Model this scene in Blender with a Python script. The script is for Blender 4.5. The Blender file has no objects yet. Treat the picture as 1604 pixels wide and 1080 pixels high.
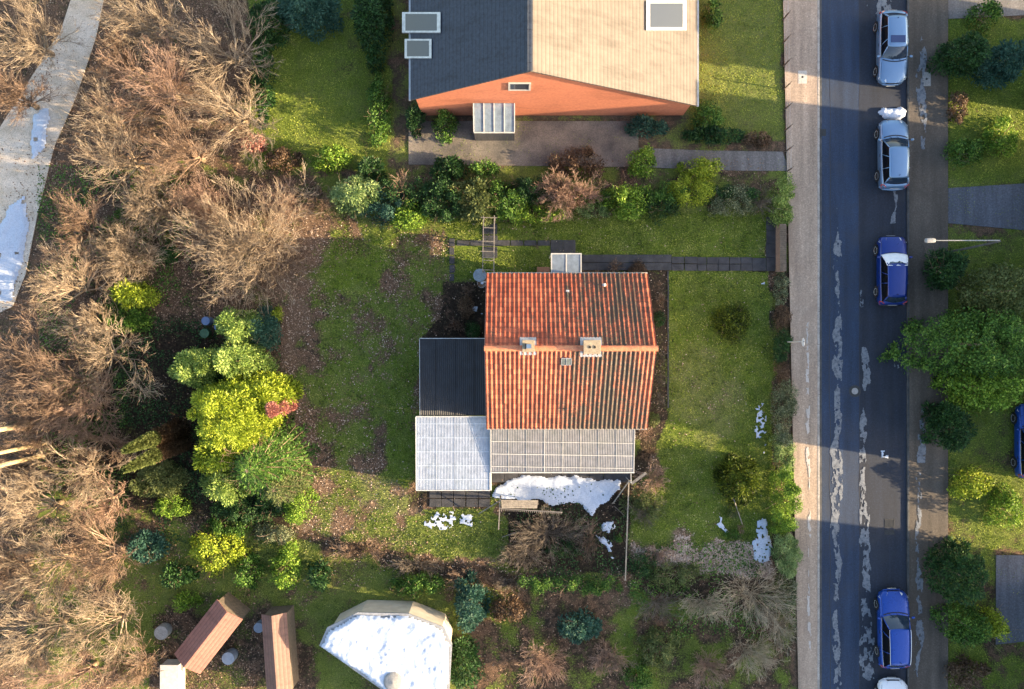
import bpy, math, random
import numpy as np
from mathutils import Vector, Matrix
R = math.radians
SC = bpy.context.scene
COL = SC.collection

# ------------------------------------------------------------------ camera, world, sun, exposure
CAMZ, FPX = 52.0, 1352.0
cam_d = bpy.data.cameras.new('camera'); cam = bpy.data.objects.new('camera', cam_d); COL.objects.link(cam)
cam.location = (0, 0, CAMZ); cam.rotation_euler = (0, 0, 0)
cam_d.sensor_fit = 'HORIZONTAL'; cam_d.sensor_width = 36.0; cam_d.lens = 36.0 * FPX / 1604.0
cam_d.clip_start = 0.5; cam_d.clip_end = 2000
SC.camera = cam
SUN_EL, SUN_AZ = R(15.5), R(9.0)          # the sun stands low in the picture's right, a little towards its bottom
SUNDIR = Vector((math.cos(SUN_EL)*math.cos(SUN_AZ), -math.cos(SUN_EL)*math.sin(SUN_AZ), math.sin(SUN_EL)))
sd = bpy.data.lights.new('sun', 'SUN'); sd.energy = 4.5; sd.angle = R(0.5); sd.color = (1.0, 0.75, 0.45)
so = bpy.data.objects.new('sun', sd); COL.objects.link(so); so.location = SUNDIR*100
so.rotation_euler = SUNDIR.to_track_quat('Z', 'Y').to_euler()
W = bpy.data.worlds.new("World"); SC.world = W; W.use_nodes = True
nt = W.node_tree; nt.nodes.clear()
sk = nt.nodes.new('ShaderNodeTexSky'); sk.sky_type = 'NISHITA'; sk.sun_disc = False
sk.sun_elevation = SUN_EL; sk.sun_rotation = math.atan2(SUNDIR.x, SUNDIR.y)
sk.air_density = 1.0; sk.dust_density = 2.5; sk.ozone_density = 0.2
bg = nt.nodes.new('ShaderNodeBackground'); bg.inputs[1].default_value = 0.125
wo = nt.nodes.new('ShaderNodeOutputWorld')
nt.links.new(sk.outputs[0], bg.inputs[0]); nt.links.new(bg.outputs[0], wo.inputs[0])
SC.view_settings.view_transform = 'Standard'; SC.view_settings.look = 'None'
SC.view_settings.exposure = 2.12; SC.view_settings.gamma = 1.0
SC.cycles.max_bounces = 6; SC.cycles.diffuse_bounces = 2; SC.cycles.transparent_max_bounces = 8

# ------------------------------------------------------------------ helpers
def P(px, py, z=0.0):
    return ((px-802.0)/FPX*(CAMZ-z), -(py-540.0)/FPX*(CAMZ-z))
def P3(px, py, z=0.0):
    x, y = P(px, py, z); return (x, y, z)
def RP(r, z=0.0): return r/FPX*(CAMZ-z)
rng = np.random.default_rng(7)

def vnoise(x, y, seed=0):
    x = np.asarray(x, float); y = np.asarray(y, float)
    xi = np.floor(x).astype(np.int64); yi = np.floor(y).astype(np.int64)
    fx = x-xi; fy = y-yi; fx = fx*fx*(3-2*fx); fy = fy*fy*(3-2*fy)
    def h(a, b):
        n = (a*374761393 + b*668265263 + seed*974634777) & 0xffffffff
        n = ((n ^ (n >> 13))*1274126177) & 0xffffffff
        n = n ^ (n >> 16)
        return (n & 0xffff)/65535.0
    return (h(xi, yi)*(1-fx)+h(xi+1, yi)*fx)*(1-fy)+(h(xi, yi+1)*(1-fx)+h(xi+1, yi+1)*fx)*fy
def fbm(x, y, seed=0, o=4):
    v = 0; a = .5; s = 0
    for i in range(o):
        v = v+a*vnoise(x*2**i, y*2**i, seed+i); s += a; a *= .5
    return v/s

def mesh_np(name, V, F, mat=None, parent=None, smooth=False, mats=None, mi=None):
    """V (n,3), F list of index arrays (k, 3|4)"""
    me = bpy.data.meshes.new(name)
    V = np.ascontiguousarray(V, dtype=np.float32)
    if not isinstance(F, list): F = [F]
    F = [np.asarray(f, dtype=np.int32) for f in F if len(f)]
    me.vertices.add(len(V)); me.vertices.foreach_set('co', V.ravel())
    loops = np.concatenate([f.ravel() for f in F]); tot = np.concatenate([np.full(len(f), f.shape[1], np.int32) for f in F])
    st = np.concatenate([[0], np.cumsum(tot)[:-1]]).astype(np.int32)
    me.loops.add(len(loops)); me.loops.foreach_set('vertex_index', loops)
    me.polygons.add(len(tot)); me.polygons.foreach_set('loop_start', st)
    if smooth: me.polygons.foreach_set('use_smooth', np.ones(len(tot), bool))
    me.update(calc_edges=True)
    for m in (mats or [mat]):
        if m: me.materials.append(m)
    if mi is not None: me.polygons.foreach_set('material_index', np.asarray(mi, np.int32))
    o = bpy.data.objects.new(name, me); COL.objects.link(o)
    if parent: o.parent = parent
    return o

def tag(o, label=None, cat=None, group=None, kind=None):
    if label: o['label'] = label
    if cat: o['category'] = cat
    if group: o['group'] = group
    if kind: o['kind'] = kind
    return o
def empty(name, loc, rz=0.0):
    o = bpy.data.objects.new(name, None); COL.objects.link(o); o.location = loc; o.rotation_euler = (0, 0, rz)
    o.empty_display_size = .3
    return o

class MB:
    def __init__(s): s.v = []; s.f = []; s.pc = []
    def add(s, vs, fs):
        n = len(s.v); s.v += [tuple(v) for v in vs]; m = len(s.f); s.f += [tuple(i+n for i in f) for f in fs]; s.pc.append((n, len(s.v), m, len(s.f))); return s
    def box(s, x0, x1, y0, y1, z0, z1):
        return s.add([(x0,y0,z0),(x1,y0,z0),(x1,y1,z0),(x0,y1,z0),(x0,y0,z1),(x1,y0,z1),(x1,y1,z1),(x0,y1,z1)],
                     [(0,3,2,1),(4,5,6,7),(0,1,5,4),(1,2,6,5),(2,3,7,6),(3,0,4,7)])
    def bar(s, a, b, w, h=None):
        a = Vector(a); b = Vector(b); h = h or w; d = (b-a).normalized()
        up = Vector((0,0,1)) if abs(d.z) < .95 else Vector((1,0,0))
        u = d.cross(up).normalized()*w/2; v = u.cross(d).normalized()*h/2
        vs = [a-u-v, a+u-v, a+u+v, a-u+v, b-u-v, b+u-v, b+u+v, b-u+v]
        return s.add(vs, [(0,1,2,3),(7,6,5,4),(0,4,5,1),(1,5,6,2),(2,6,7,3),(3,7,4,0)])
    def tube(s, pts, r, n=8, cap=True):
        pts = [Vector(p) for p in pts]; rs = r if isinstance(r, (list, tuple)) else [r]*len(pts)
        vs = []; fs = []
        for i, p in enumerate(pts):
            d = (pts[min(i+1, len(pts)-1)]-pts[max(i-1, 0)]).normalized()
            up = Vector((0,0,1)) if abs(d.z) < .95 else Vector((1,0,0))
            u = d.cross(up).normalized(); w = d.cross(u).normalized()
            for k in range(n):
                a = 2*math.pi*k/n; vs.append(p+(u*math.cos(a)+w*math.sin(a))*rs[i])
        for i in range(len(pts)-1):
            for k in range(n): fs.append((i*n+k, i*n+(k+1)%n, (i+1)*n+(k+1)%n, (i+1)*n+k))
        if cap: fs.append(tuple(range(n))[::-1]); fs.append(tuple((len(pts)-1)*n+k for k in range(n)))
        return s.add(vs, fs)
    def lathe(s, prof, c=(0,0,0), n=24, axis='z'):
        vs = []; fs = []
        for (r, z) in prof:
            for k in range(n):
                a = 2*math.pi*k/n; x, y = r*math.cos(a), r*math.sin(a)
                q = (x, y, z) if axis == 'z' else (x, z, y)
                vs.append((q[0]+c[0], q[1]+c[1], q[2]+c[2]))
        for i in range(len(prof)-1):
            for k in range(n): fs.append((i*n+k, i*n+(k+1)%n, (i+1)*n+(k+1)%n, (i+1)*n+k))
        fs.append(tuple(range(n))[::-1]); fs.append(tuple((len(prof)-1)*n+k for k in range(n)))
        return s.add(vs, fs)
    def build_each(s, name, mat, parent=None, **kw):
        out = []
        for (v0, v1, f0, f1) in s.pc:
            q = MB(); q.v = s.v[v0:v1]; q.f = [tuple(i-v0 for i in f) for f in s.f[f0:f1]]; out.append(q.build(name, mat, parent, **kw))
        return out
    def prism(s, poly, z0, z1):
        n = len(poly); vs = [(p[0], p[1], z0) for p in poly]+[(p[0], p[1], z1) for p in poly]
        fs = [tuple(range(n))[::-1], tuple(range(n, 2*n))]+[(i, (i+1)%n, n+(i+1)%n, n+i) for i in range(n)]
        return s.add(vs, fs)
    def build(s, name, mat, parent=None, bevel=0, smooth=False, sub=0):
        me = bpy.data.meshes.new(name); me.from_pydata(s.v, [], s.f); me.materials.append(mat)
        if smooth: me.polygons.foreach_set('use_smooth', [True]*len(me.polygons))
        me.update()
        o = bpy.data.objects.new(name, me); COL.objects.link(o)
        if parent: o.parent = parent
        if bevel:
            m = o.modifiers.new('b', 'BEVEL'); m.width = bevel; m.segments = 2; m.limit_method = 'ANGLE'
        if sub:
            m = o.modifiers.new('s', 'SUBSURF'); m.levels = sub; m.render_levels = sub
        return o

# ------------------------------------------------------------------ materials
def new_mat(name):
    m = bpy.data.materials.new(name); m.use_nodes = True
    return m, m.node_tree, m.node_tree.nodes['Principled BSDF']
def N(t, ty, **kw):
    n = t.nodes.new(ty)
    for k, v in kw.items(): setattr(n, k, v)
    return n
def ramp(t, fac, stops, interp='LINEAR'):
    r = t.nodes.new('ShaderNodeValToRGB'); r.color_ramp.interpolation = interp
    el = r.color_ramp.elements
    while len(el) < len(stops): el.new(.5)
    for e, (p, c) in zip(el, stops): e.position = p; e.color = (c[0], c[1], c[2], 1) if hasattr(c, '__len__') else (c, c, c, 1)
    t.links.new(fac, r.inputs[0]); return r.outputs[0]
def coords(t, kind='Object', scale=(1,1,1), rot=(0,0,0)):
    tc = N(t, 'ShaderNodeTexCoord'); mp = N(t, 'ShaderNodeMapping')
    mp.inputs['Scale'].default_value = scale; mp.inputs['Rotation'].default_value = rot
    t.links.new(tc.outputs[kind], mp.inputs[0]); return mp.outputs[0]
def worldpos(t, scale=(1,1,1)):
    g = N(t, 'ShaderNodeNewGeometry'); mp = N(t, 'ShaderNodeMapping'); mp.inputs['Scale'].default_value = scale
    t.links.new(g.outputs['Position'], mp.inputs[0]); return mp.outputs[0]
def noise(t, vec, s, d=4, r=.55, dist=0):
    n = N(t, 'ShaderNodeTexNoise'); n.inputs['Scale'].default_value = s; n.inputs['Detail'].default_value = d
    n.inputs['Roughness'].default_value = r; n.inputs['Distortion'].default_value = dist
    t.links.new(vec, n.inputs['Vector']); return n.outputs[0]
def mixc(t, f, a, b, mode='MIX'):
    m = N(t, 'ShaderNodeMix', data_type='RGBA', blend_type=mode)
    for s, v in ((m.inputs[0], f), (m.inputs[6], a), (m.inputs[7], b)):
        if isinstance(v, bpy.types.NodeSocket): t.links.new(v, s)
        elif hasattr(v, '__len__'): s.default_value = (v[0], v[1], v[2], 1)
        else: s.default_value = v
    return m.outputs[2]
def math_(t, op, a, b=0.0):
    m = N(t, 'ShaderNodeMath', operation=op)
    for s, v in ((m.inputs[0], a), (m.inputs[1], b)):
        if isinstance(v, bpy.types.NodeSocket): t.links.new(v, s)
        else: s.default_value = v
    return m.outputs[0]
def bump(t, b, h, strength=.4, dist=.02):
    n = N(t, 'ShaderNodeBump'); n.inputs['Strength'].default_value = strength; n.inputs['Distance'].default_value = dist
    t.links.new(h, n.inputs['Height']); t.links.new(n.outputs[0], b.inputs['Normal'])
def simple(name, c1, c2=None, scale=6, rough=.7, bmp=0, metal=0, spec=.5, fine=None):
    m, t, b = new_mat(name); c2 = c2 or tuple(x*.7 for x in c1)
    v = coords(t); n = noise(t, v, scale)
    c = ramp(t, n, [(.3, c2), (.7, c1)])
    if fine:
        n2 = noise(t, v, fine, 2); c = mixc(t, 1.0, c, ramp(t, n2, [(.3, .72), (.7, 1.25)]), 'MULTIPLY')
    t.links.new(c, b.inputs['Base Color']); b.inputs['Roughness'].default_value = rough
    b.inputs['Metallic'].default_value = metal; b.inputs['Specular IOR Level'].default_value = spec
    if bmp: bump(t, b, noise(t, v, (fine or scale)*1.5), bmp)
    return m
def leafmat(name, dark, mid, light, rough=.6, trans=.25, sc=.8, pw=.5):
    """foliage: leaf to leaf variation plus broad patches"""
    m, t, b = new_mat(name)
    g = N(t, 'ShaderNodeNewGeometry')
    n = noise(t, g.outputs['Position'], sc, 3)
    f = math_(t, 'ADD', math_(t, 'MULTIPLY', g.outputs['Random Per Island'], .55), math_(t, 'ADD', math_(t, 'MULTIPLY', math_(t, 'SUBTRACT', n, .5), pw*1.6), .25))
    c = ramp(t, f, [(.15, dark), (.5, mid), (.9, light)])
    t.links.new(c, b.inputs['Base Color']); b.inputs['Roughness'].default_value = rough
    b.inputs['Specular IOR Level'].default_value = .3
    if trans:
        tr = N(t, 'ShaderNodeBsdfTranslucent'); t.links.new(c, tr.inputs[0])
        mx = N(t, 'ShaderNodeMixShader'); mx.inputs[0].default_value = trans
        t.links.new(b.outputs[0], mx.inputs[1]); t.links.new(tr.outputs[0], mx.inputs[2])
        t.links.new(mx.outputs[0], t.nodes['Material Output'].inputs[0])
    return m

M = {}
M['leaf_dark'] = leafmat('leaf_dark', (.007,.022,.008), (.022,.065,.018), (.07,.16,.04))
M['leaf_green'] = leafmat('leaf_green', (.010,.03,.004), (.05,.13,.018), (.19,.32,.055))
M['leaf_bright'] = leafmat('leaf_bright', (.018,.045,.003), (.11,.22,.018), (.36,.50,.07))
M['leaf_yellow'] = leafmat('leaf_yellow', (.03,.06,.004), (.22,.30,.018), (.54,.60,.07))
M['leaf_pale'] = leafmat('leaf_pale', (.06,.12,.04), (.18,.27,.09), (.40,.48,.20))
M['leaf_ball'] = leafmat('leaf_ball', (.003,.007,.001), (.045,.075,.005), (.20,.25,.022))
M['leaf_lime'] = leafmat('leaf_lime', (.02,.05,.01), (.16,.26,.05), (.50,.60,.17))
M['leaf_grey'] = leafmat('leaf_grey', (.025,.035,.015), (.13,.16,.08), (.38,.41,.25))
M['leaf_blue'] = leafmat('leaf_blue', (.012,.045,.035), (.03,.09,.065), (.08,.17,.12))
M['leaf_red'] = leafmat('leaf_red', (.16,.05,.045), (.36,.13,.11), (.55,.28,.22))
M['leaf_olive'] = leafmat('leaf_olive', (.04,.06,.015), (.10,.13,.04), (.22,.25,.09))
M['leaf_brown'] = leafmat('leaf_brown', (.05,.03,.018), (.12,.075,.045), (.24,.16,.10))
M['twig_pale'] = leafmat('twig_pale', (.16,.12,.08), (.38,.31,.22), (.66,.57,.43), trans=0)
M['twig_tan'] = leafmat('twig_tan', (.09,.066,.046), (.27,.205,.145), (.58,.48,.36), trans=0)
M['twig_brown'] = leafmat('twig_brown', (.06,.038,.028), (.19,.125,.088), (.42,.31,.23), trans=0)
M['twig_pink'] = leafmat('twig_pink', (.17,.11,.08), (.32,.21,.16), (.50,.36,.28), trans=0)
M['twig_grey'] = leafmat('twig_grey', (.035,.028,.022), (.13,.105,.085), (.30,.26,.22), trans=0)
M['bark'] = simple('bark', (.30,.22,.14), (.14,.10,.065), 12, .85, .6)
M['bark_tan'] = simple('bark_tan', (.50,.38,.22), (.32,.24,.14), 5, .85, .6, fine=30)
M['grassblade'] = leafmat('grassblade', (.014,.032,.004), (.11,.155,.022), (.33,.36,.11), trans=.2, sc=1.1, pw=1.1)
M['grass_lush'] = leafmat('grass_lush', (.03,.065,.004), (.185,.26,.022), (.42,.46,.09), trans=.2, sc=.9, pw=1.0)
M['deadleaf'] = leafmat('deadleaf', (.07,.04,.025), (.19,.115,.075), (.42,.31,.22), trans=0, sc=1.2)
M['paleleaf'] = leafmat('paleleaf', (.16,.10,.07), (.36,.26,.20), (.62,.52,.44), trans=0, sc=1.2)

# ------------------------------------------------------------------ ground with zones
def seg_dist(px, py, poly):
    """signed distance (px units), positive inside"""
    poly = np.asarray(poly, float); n = len(poly); d = np.full(px.shape, 1e9); ins = np.zeros(px.shape, bool)
    for i in range(n):
        x0, y0 = poly[i]; x1, y1 = poly[(i+1) % n]; dx, dy = x1-x0, y1-y0
        tt = np.clip(((px-x0)*dx+(py-y0)*dy)/(dx*dx+dy*dy+1e-9), 0, 1)
        d = np.minimum(d, np.hypot(px-x0-tt*dx, py-y0-tt*dy))
        c = ((y0 > py) != (y1 > py)) & (px < (x1-x0)*(py-y0)/((y1-y0) if y1 != y0 else 1e-9)+x0)
        ins ^= c
    return np.where(ins, d, -d)
# (polygon in the ground plan, (grass, litter, pale), feather)
ZONES = [
 ([(-400,-400),(395,-400),(395,240),(150,270),(60,780),(0,1500),(-400,1500)], (.10,.75,.18), 25),   # wood floor west
 ([(395,-200),(612,-200),(612,270),(395,265)], (.9,.15,.1), 8),
 ([(612,-200),(1095,-200),(1095,262),(612,262)], (.35,.3,.35), 10),
 ([(1095,-200),(1226,-200),(1226,222),(1080,222)], (1,.05,.25), 6),
 ([(150,270),(470,275),(520,300),(440,480),(470,640),(500,860),(60,780)], (.12,.70,.10), 25),
 ([(160,510),(300,500),(430,600),(460,830),(120,780)], (.06,.12,.0), 25),
 ([(455,290),(530,340),(700,350),(705,520),(655,530),(650,770),(780,790),(800,860),(850,915),(620,885),(490,850),(440,600),(440,500)], (.40,.62,.18), 20),
 ([(440,300),(520,340),(520,500),(500,640),(520,780),(490,850),(440,780),(430,600),(440,480)], (.18,1.0,.25), 25),
 ([(520,350),(700,358),(704,520),(655,532),(650,770),(640,850),(560,830),(500,720),(470,600),(480,470)], (.60,.50,.10), 32),
 ([(610,560),(652,545),(648,770),(600,760)], (.95,.15,.05), 12),
 ([(530,355),(620,365),(600,440),(500,470)], (.85,.25,.0), 25),
 ([(630,790),(770,785),(800,850),(790,880),(650,862)], (.95,.12,.15), 12),
 ([(560,740),(650,765),(660,800),(560,800)], (.45,.45,.4), 18),
 ([(430,820),(600,858),(860,903),(850,955),(600,918),(440,880)], (.05,.50,.04), 12),
 ([(690,345),(900,350),(1000,330),(1199,338),(1199,405),(1000,408),(905,400),(900,378),(705,378)], (.97,.08,.05), 4),
 ([(712,385),(866,385),(866,428),(765,428),(712,440)], (.9,.12,.05), 6),
 ([(1048,422),(1206,427),(1211,850),(1150,866),(1000,860),(985,800),(1040,740),(1020,690),(1048,640)], (.97,.06,.06), 5),
 ([(1048,560),(1130,540),(1160,640),(1120,700),(1048,640)], (.85,.10,.35), 30),
 ([(695,440),(768,440),(768,545),(650,535),(690,500)], (.02,.18,.0), 8),
 ([(1012,422),(1047,424),(1046,650),(1030,700),(1000,760),(985,740),(1012,660)], (.08,.25,.08), 4),
 ([(765,740),(990,740),(985,900),(800,890),(790,800)], (.04,.18,.0), 8),
 ([(640,765),(770,770),(765,800),(640,792)], (.15,.4,.05), 6),
 ([(1000,850),(1150,845),(1208,850),(1212,905),(1100,905),(1020,885)], (.10,.95,.75), 26),
 ([(985,880),(1100,895),(1212,905),(1245,970),(985,925)], (.10,.4,.05), 12),
 ([(905,408),(1200,412),(1200,425),(905,425)], (.1,.3,0), 3),
 ([(1206,350),(1245,350),(1250,970),(1212,960)], (.25,.4,.1), 5),
 ([(200,850),(430,840),(740,910),(740,1080),(560,1500),(180,1500)], (.75,.2,.2), 25),
 ([(230,950),(480,970),(500,1100),(230,1100)], (.15,.5,.1), 25),
 ([(740,915),(1245,985),(1250,1500),(740,1500)], (.28,.4,.08), 20),
 ([(1482,30),(1700,30),(1700,285),(1482,285)], (.95,.1,.1), 10),
 ([(1482,370),(1700,370),(1700,860),(1482,860)], (.75,.15,.15), 10),
 ([(1482,860),(1700,860),(1700,1200),(1482,1200)], (.5,.3,.1), 20),
]
def zones(X, Y, seed=3):
    px = X*FPX/CAMZ+802; py = -Y*FPX/CAMZ+540
    wx = (fbm(X*.8, Y*.8, 11)-.5); wy = (fbm(X*.8, Y*.8, 23)-.5)
    out = [np.full(X.shape, .5), np.full(X.shape, .4), np.full(X.shape, .2)]
    for poly, vals, fe in ZONES:
        d = seg_dist(px+wx*fe*2.2, py+wy*fe*2.2, poly)
        w = np.clip(d/(fe*.8)+.5, 0, 1); w = w*w*(3-2*w)
        for k in range(3): out[k] = out[k]*(1-w)+vals[k]*w
    # patchy turf: moss, thin grass and leaf drifts where the cover is not dense
    mo = fbm(X*.95+Y*.62, Y*.95-X*.62, 41, 4)-.5; mo2 = fbm(X*.3-Y*.36+9, Y*.3+X*.36, 47, 3)-.5
    amt = np.clip(1.25-out[0], .22, .75)*np.clip(out[0]*3, 0, 1)
    out[0] = np.clip(out[0]+(mo*3.0+mo2*1.4)*amt, 0, 1.1); out[1] = np.clip(out[1]-(mo*2.2)*amt, 0, 1.1)
    return out
def ground():
    nx, ny = 380, 250
    xs = np.linspace(-33, 32.5, nx); ys = np.linspace(-22.5, 22.5, ny)
    X, Y = np.meshgrid(xs, ys)
    Z = (fbm(X*.35, Y*.35, 5)-.5)*.10*(X < 17.2)*(np.hypot(X-3.5, Y-1) > 9.5) + (fbm(X*2, Y*2, 8)-.5)*.03*(X < 17.2) - .03
    V = np.stack([X, Y, Z], -1).reshape(-1, 3)
    i = np.arange(nx*ny).reshape(ny, nx)
    F = np.stack([i[:-1,:-1], i[:-1,1:], i[1:,1:], i[1:,:-1]], -1).reshape(-1, 4)
    m, t, b = new_mat('ground_soil_and_turf')
    o = mesh_np('ground', V, F, m, smooth=True); tag(o, kind='structure')
    g, l, p = zones(X, Y)
    ca = o.data.color_attributes.new('zone', 'FLOAT_COLOR', 'POINT')
    ca.data.foreach_set('color', np.stack([g, l, p, np.ones_like(g)], -1).astype(np.float32).ravel())
    at = N(t, 'ShaderNodeAttribute'); at.attribute_name = 'zone'
    sp = N(t, 'ShaderNodeSeparateColor'); t.links.new(at.outputs['Color'], sp.inputs[0])
    v = coords(t)
    nf = noise(t, v, 9, 5, .7); nm = noise(t, v, 1.3, 4, .6); nxf = noise(t, v, 28, 3, .7)
    soil = ramp(t, nf, [(.3, (.010,.008,.006)), (.55, (.032,.024,.018)), (.75, (.09,.068,.05))])
    grass = ramp(t, noise(t, v, 18, 4, .7), [(.3, (.022,.045,.005)), (.5, (.095,.15,.014)), (.72, (.24,.28,.055))])
    grass = mixc(t, math_(t, 'MULTIPLY', ramp(t, nm, [(.45, 0.), (.7, 1.)]), .45), grass, (.13,.15,.05))
    litter = ramp(t, nxf, [(.32, (.022,.014,.010)), (.5, (.095,.055,.036)), (.68, (.30,.20,.14))])
    pale = ramp(t, nxf, [(.3, (.16,.12,.085)), (.7, (.42,.33,.24))])
    fg = ramp(t, math_(t, 'ADD', sp.outputs[0], math_(t, 'MULTIPLY', math_(t, 'SUBTRACT', nf, .5), 1.9)), [(.20, 0.), (.72, 1.)])
    fl = ramp(t, math_(t, 'ADD', sp.outputs[1], math_(t, 'MULTIPLY', math_(t, 'SUBTRACT', noise(t, v, 2.2, 7, .75), .5), 3.4)), [(.40, 0.), (.80, 1.)])
    c = mixc(t, fg, soil, grass); c = mixc(t, math_(t, 'MULTIPLY', fl, math_(t, 'SUBTRACT', 1.0, math_(t, 'MULTIPLY', fg, .6))), c, litter)
    c = mixc(t, math_(t, 'MULTIPLY', sp.outputs[2], .6), c, pale)
    t.links.new(c, b.inputs['Base Color']); b.inputs['Roughness'].default_value = .95
    b.inputs['Specular IOR Level'].default_value = .15
    bump(t, b, math_(t, 'ADD', nf, math_(t, 'MULTIPLY', nxf, .6)), .9, .06)
    far = simple('far_ground', (.10,.12,.035), (.06,.05,.03), .3, .95, .3)
    s = 400
    # outer ground as four sheets around the detailed patch, so nothing overlaps
    mb = MB()
    for x0, x1, y0, y1 in ((-s, s, 22.5, s), (-s, s, -s, -22.5), (-s, -33, -22.5, 22.5), (32.5, s, -22.5, 22.5)):
        mb.add([(x0,y0,-.05),(x1,y0,-.05),(x1,y1,-.05),(x0,y1,-.05)], [(0,1,2,3)])
    tag(mb.build('outer_ground', far), kind='structure')
ground()

def scatter(name, n, region, size, mat, weight, kind='blade', zmax=.05, label=None, cat=None):
    """uncountable small leaves or blades lying on the ground where weight(g,l,p) says"""
    (x0, y0), (x1, y1) = P(region[0], region[3]), P(region[2], region[1])
    X = rng.uniform(x0, x1, n); Y = rng.uniform(y0, y1, n)
    g, l, p = zones(X, Y); keep = rng.random(n) < weight(g, l, p, X, Y)
    for (a, b_, c, d) in NOGRASS:
        px = X*FPX/CAMZ+802; py = -Y*FPX/CAMZ+540
        keep &= ~((px > a) & (px < c) & (py > b_) & (py < d))
    X = X[keep]; Y = Y[keep]; n = len(X)
    sz = size*rng.uniform(.5, 1.4, n); th = rng.uniform(0, 2*np.pi, n)
    Z = (fbm(X*.35, Y*.35, 5)-.5)*.10*(X < 17.2)*(np.hypot(X-3.5, Y-1) > 9.5) + (fbm(X*2, Y*2, 8)-.5)*.03*(X < 17.2) - .03
    C = np.stack([X, Y, Z+.004], -1)
    if kind == 'blade':
        U = np.stack([np.cos(th), np.sin(th), rng.uniform(.3, 1.6, n)], -1)
        U /= np.linalg.norm(U, axis=1)[:, None]; Vv = np.stack([-np.sin(th), np.cos(th), 0*th], -1)
        w = .18
    else:
        U = np.stack([np.cos(th), np.sin(th), rng.uniform(-.05, .5, n)], -1)
        Vv = np.stack([-np.sin(th), np.cos(th), rng.uniform(-.5, .5, n)], -1); w = .38; C[:, 2] += rng.uniform(.01, zmax, n)
    a = C; b = C+U*(sz*.5)[:, None]+Vv*(sz*w)[:, None]; c = C+U*sz[:, None]; d = C+U*(sz*.5)[:, None]-Vv*(sz*w)[:, None]
    V = np.stack([a, b, c, d], 1).reshape(-1, 3); F = np.arange(4*n).reshape(n, 4)
    return tag(mesh_np(name, V, F, mat), label, cat, kind='stuff')

# rectangles in the ground plan nothing grows on (building, slabs)
NOGRASS = [(768,437,1010,672),(664,538,768,765),(768,672,985,738),(902,402,1200,424),(1200,340,1222,424),(712,380,902,392),(1245,-10,1480,1100)]
scatter('grass', 170000, (390,330,1225,900), .10, M['grassblade'], lambda g,l,p,X,Y: np.clip(g*1.3-.25,0,1)*np.where(fbm(X*.5,Y*.5,77)>.42,1,.6))
scatter('grass', 70000, (690,330,1215,870), .09, M['grass_lush'], lambda g,l,p,X,Y: np.clip((g-.85)*8,0,1)*.8)
scatter('grass', 70000, (390,-10,1230,270), .085, M['grass_lush'], lambda g,l,p,X,Y: np.clip(g*1.3-.4,0,1))
scatter('grass', 60000, (150,830,1250,1085), .09, M['grassblade'], lambda g,l,p,X,Y: np.clip(g*1.2-.15,0,1))
scatter('grass', 50000, (1484,-10,1620,1090), .09, M['grass_lush'], lambda g,l,p,X,Y: np.clip(g*1.2-.3,0,1))
scatter('fallen_leaves', 80000, (60,250,1250,1085), .085, M['deadleaf'], lambda g,l,p,X,Y: np.clip(l*1.5-.2,0,1)*np.where(fbm(X*.9,Y*.9,55)>.47,1,.25), 'leaf')
scatter('fallen_leaves', 60000, (440,330,1225,920), .07, M['paleleaf'], lambda g,l,p,X,Y: np.clip(l*p*1.6+l*.35*(fbm(X*1.1,Y*1.1,58)>.5)+.012,0,1), 'leaf')
scatter('fallen_leaves', 16000, (990,840,1215,915), .10, M['paleleaf'], lambda g,l,p,X,Y: np.clip(l*p*2-.2,0,1), 'leaf')
scatter('fallen_leaves', 45000, (0,-10,400,1085), .09, M['deadleaf'], lambda g,l,p,X,Y: np.clip(l*.9,0,1), 'leaf')
def ivy(name, n, region, mat, sz=.1):
    scatter(name, n, region, sz, mat, lambda g,l,p,X,Y: np.clip((fbm(X*.9,Y*.9,91)-.42)*7,0,1)*.8, 'leaf', .18)
ivy('ivy_ground_cover', 16000, (60,260,200,800), M['leaf_green'])
ivy('ivy_ground_cover', 5000, (200,270,300,480), M['leaf_green'])
ivy('ivy_ground_cover', 24000, (150,500,440,850), M['leaf_dark'])  # darker leaf colour puts the shade beside the conifers into the ivy
ivy('ivy_ground_cover', 9000, (985,850,1245,1000), M['leaf_green'])
ivy('ivy_ground_cover', 5000, (800,760,985,930), M['leaf_dark'])

# ------------------------------------------------------------------ road, pavements, paths
def road_mat(name, base, var, spk=60, rx=(1,.08,1), blue=None):
    m, t, b = new_mat(name); v = coords(t)
    n1 = noise(t, v, spk/4, 5, .8); vs = N(t, 'ShaderNodeMapping'); vs.inputs['Scale'].default_value = rx
    t.links.new(v, vs.inputs[0]); n2 = noise(t, vs.outputs[0], 2.2, 3); n3 = noise(t, v, .7, 5, .6, .4)
    c = ramp(t, n1, [(.3, tuple(x*.55 for x in base)), (.55, base), (.75, tuple(x*1.9 for x in base))])
    c = mixc(t, 1.0, c, ramp(t, n2, [(.3, .72), (.7, 1.25)]), 'MULTIPLY')
    c = mixc(t, ramp(t, n3, [(.5, 0.), (.72, .55)]), c, var)
    t.links.new(c, b.inputs['Base Color']); b.inputs['Roughness'].default_value = .82
    bump(t, b, n1, .35, .01); return m
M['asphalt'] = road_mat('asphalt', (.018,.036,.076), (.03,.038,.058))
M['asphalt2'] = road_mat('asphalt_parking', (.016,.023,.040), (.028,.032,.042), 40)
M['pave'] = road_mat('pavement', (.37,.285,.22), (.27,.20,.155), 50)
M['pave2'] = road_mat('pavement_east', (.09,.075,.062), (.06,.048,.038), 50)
M['kerb'] = simple('kerb_stone', (.42,.39,.36), (.25,.23,.21), 3, .8, .3, fine=30)
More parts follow.
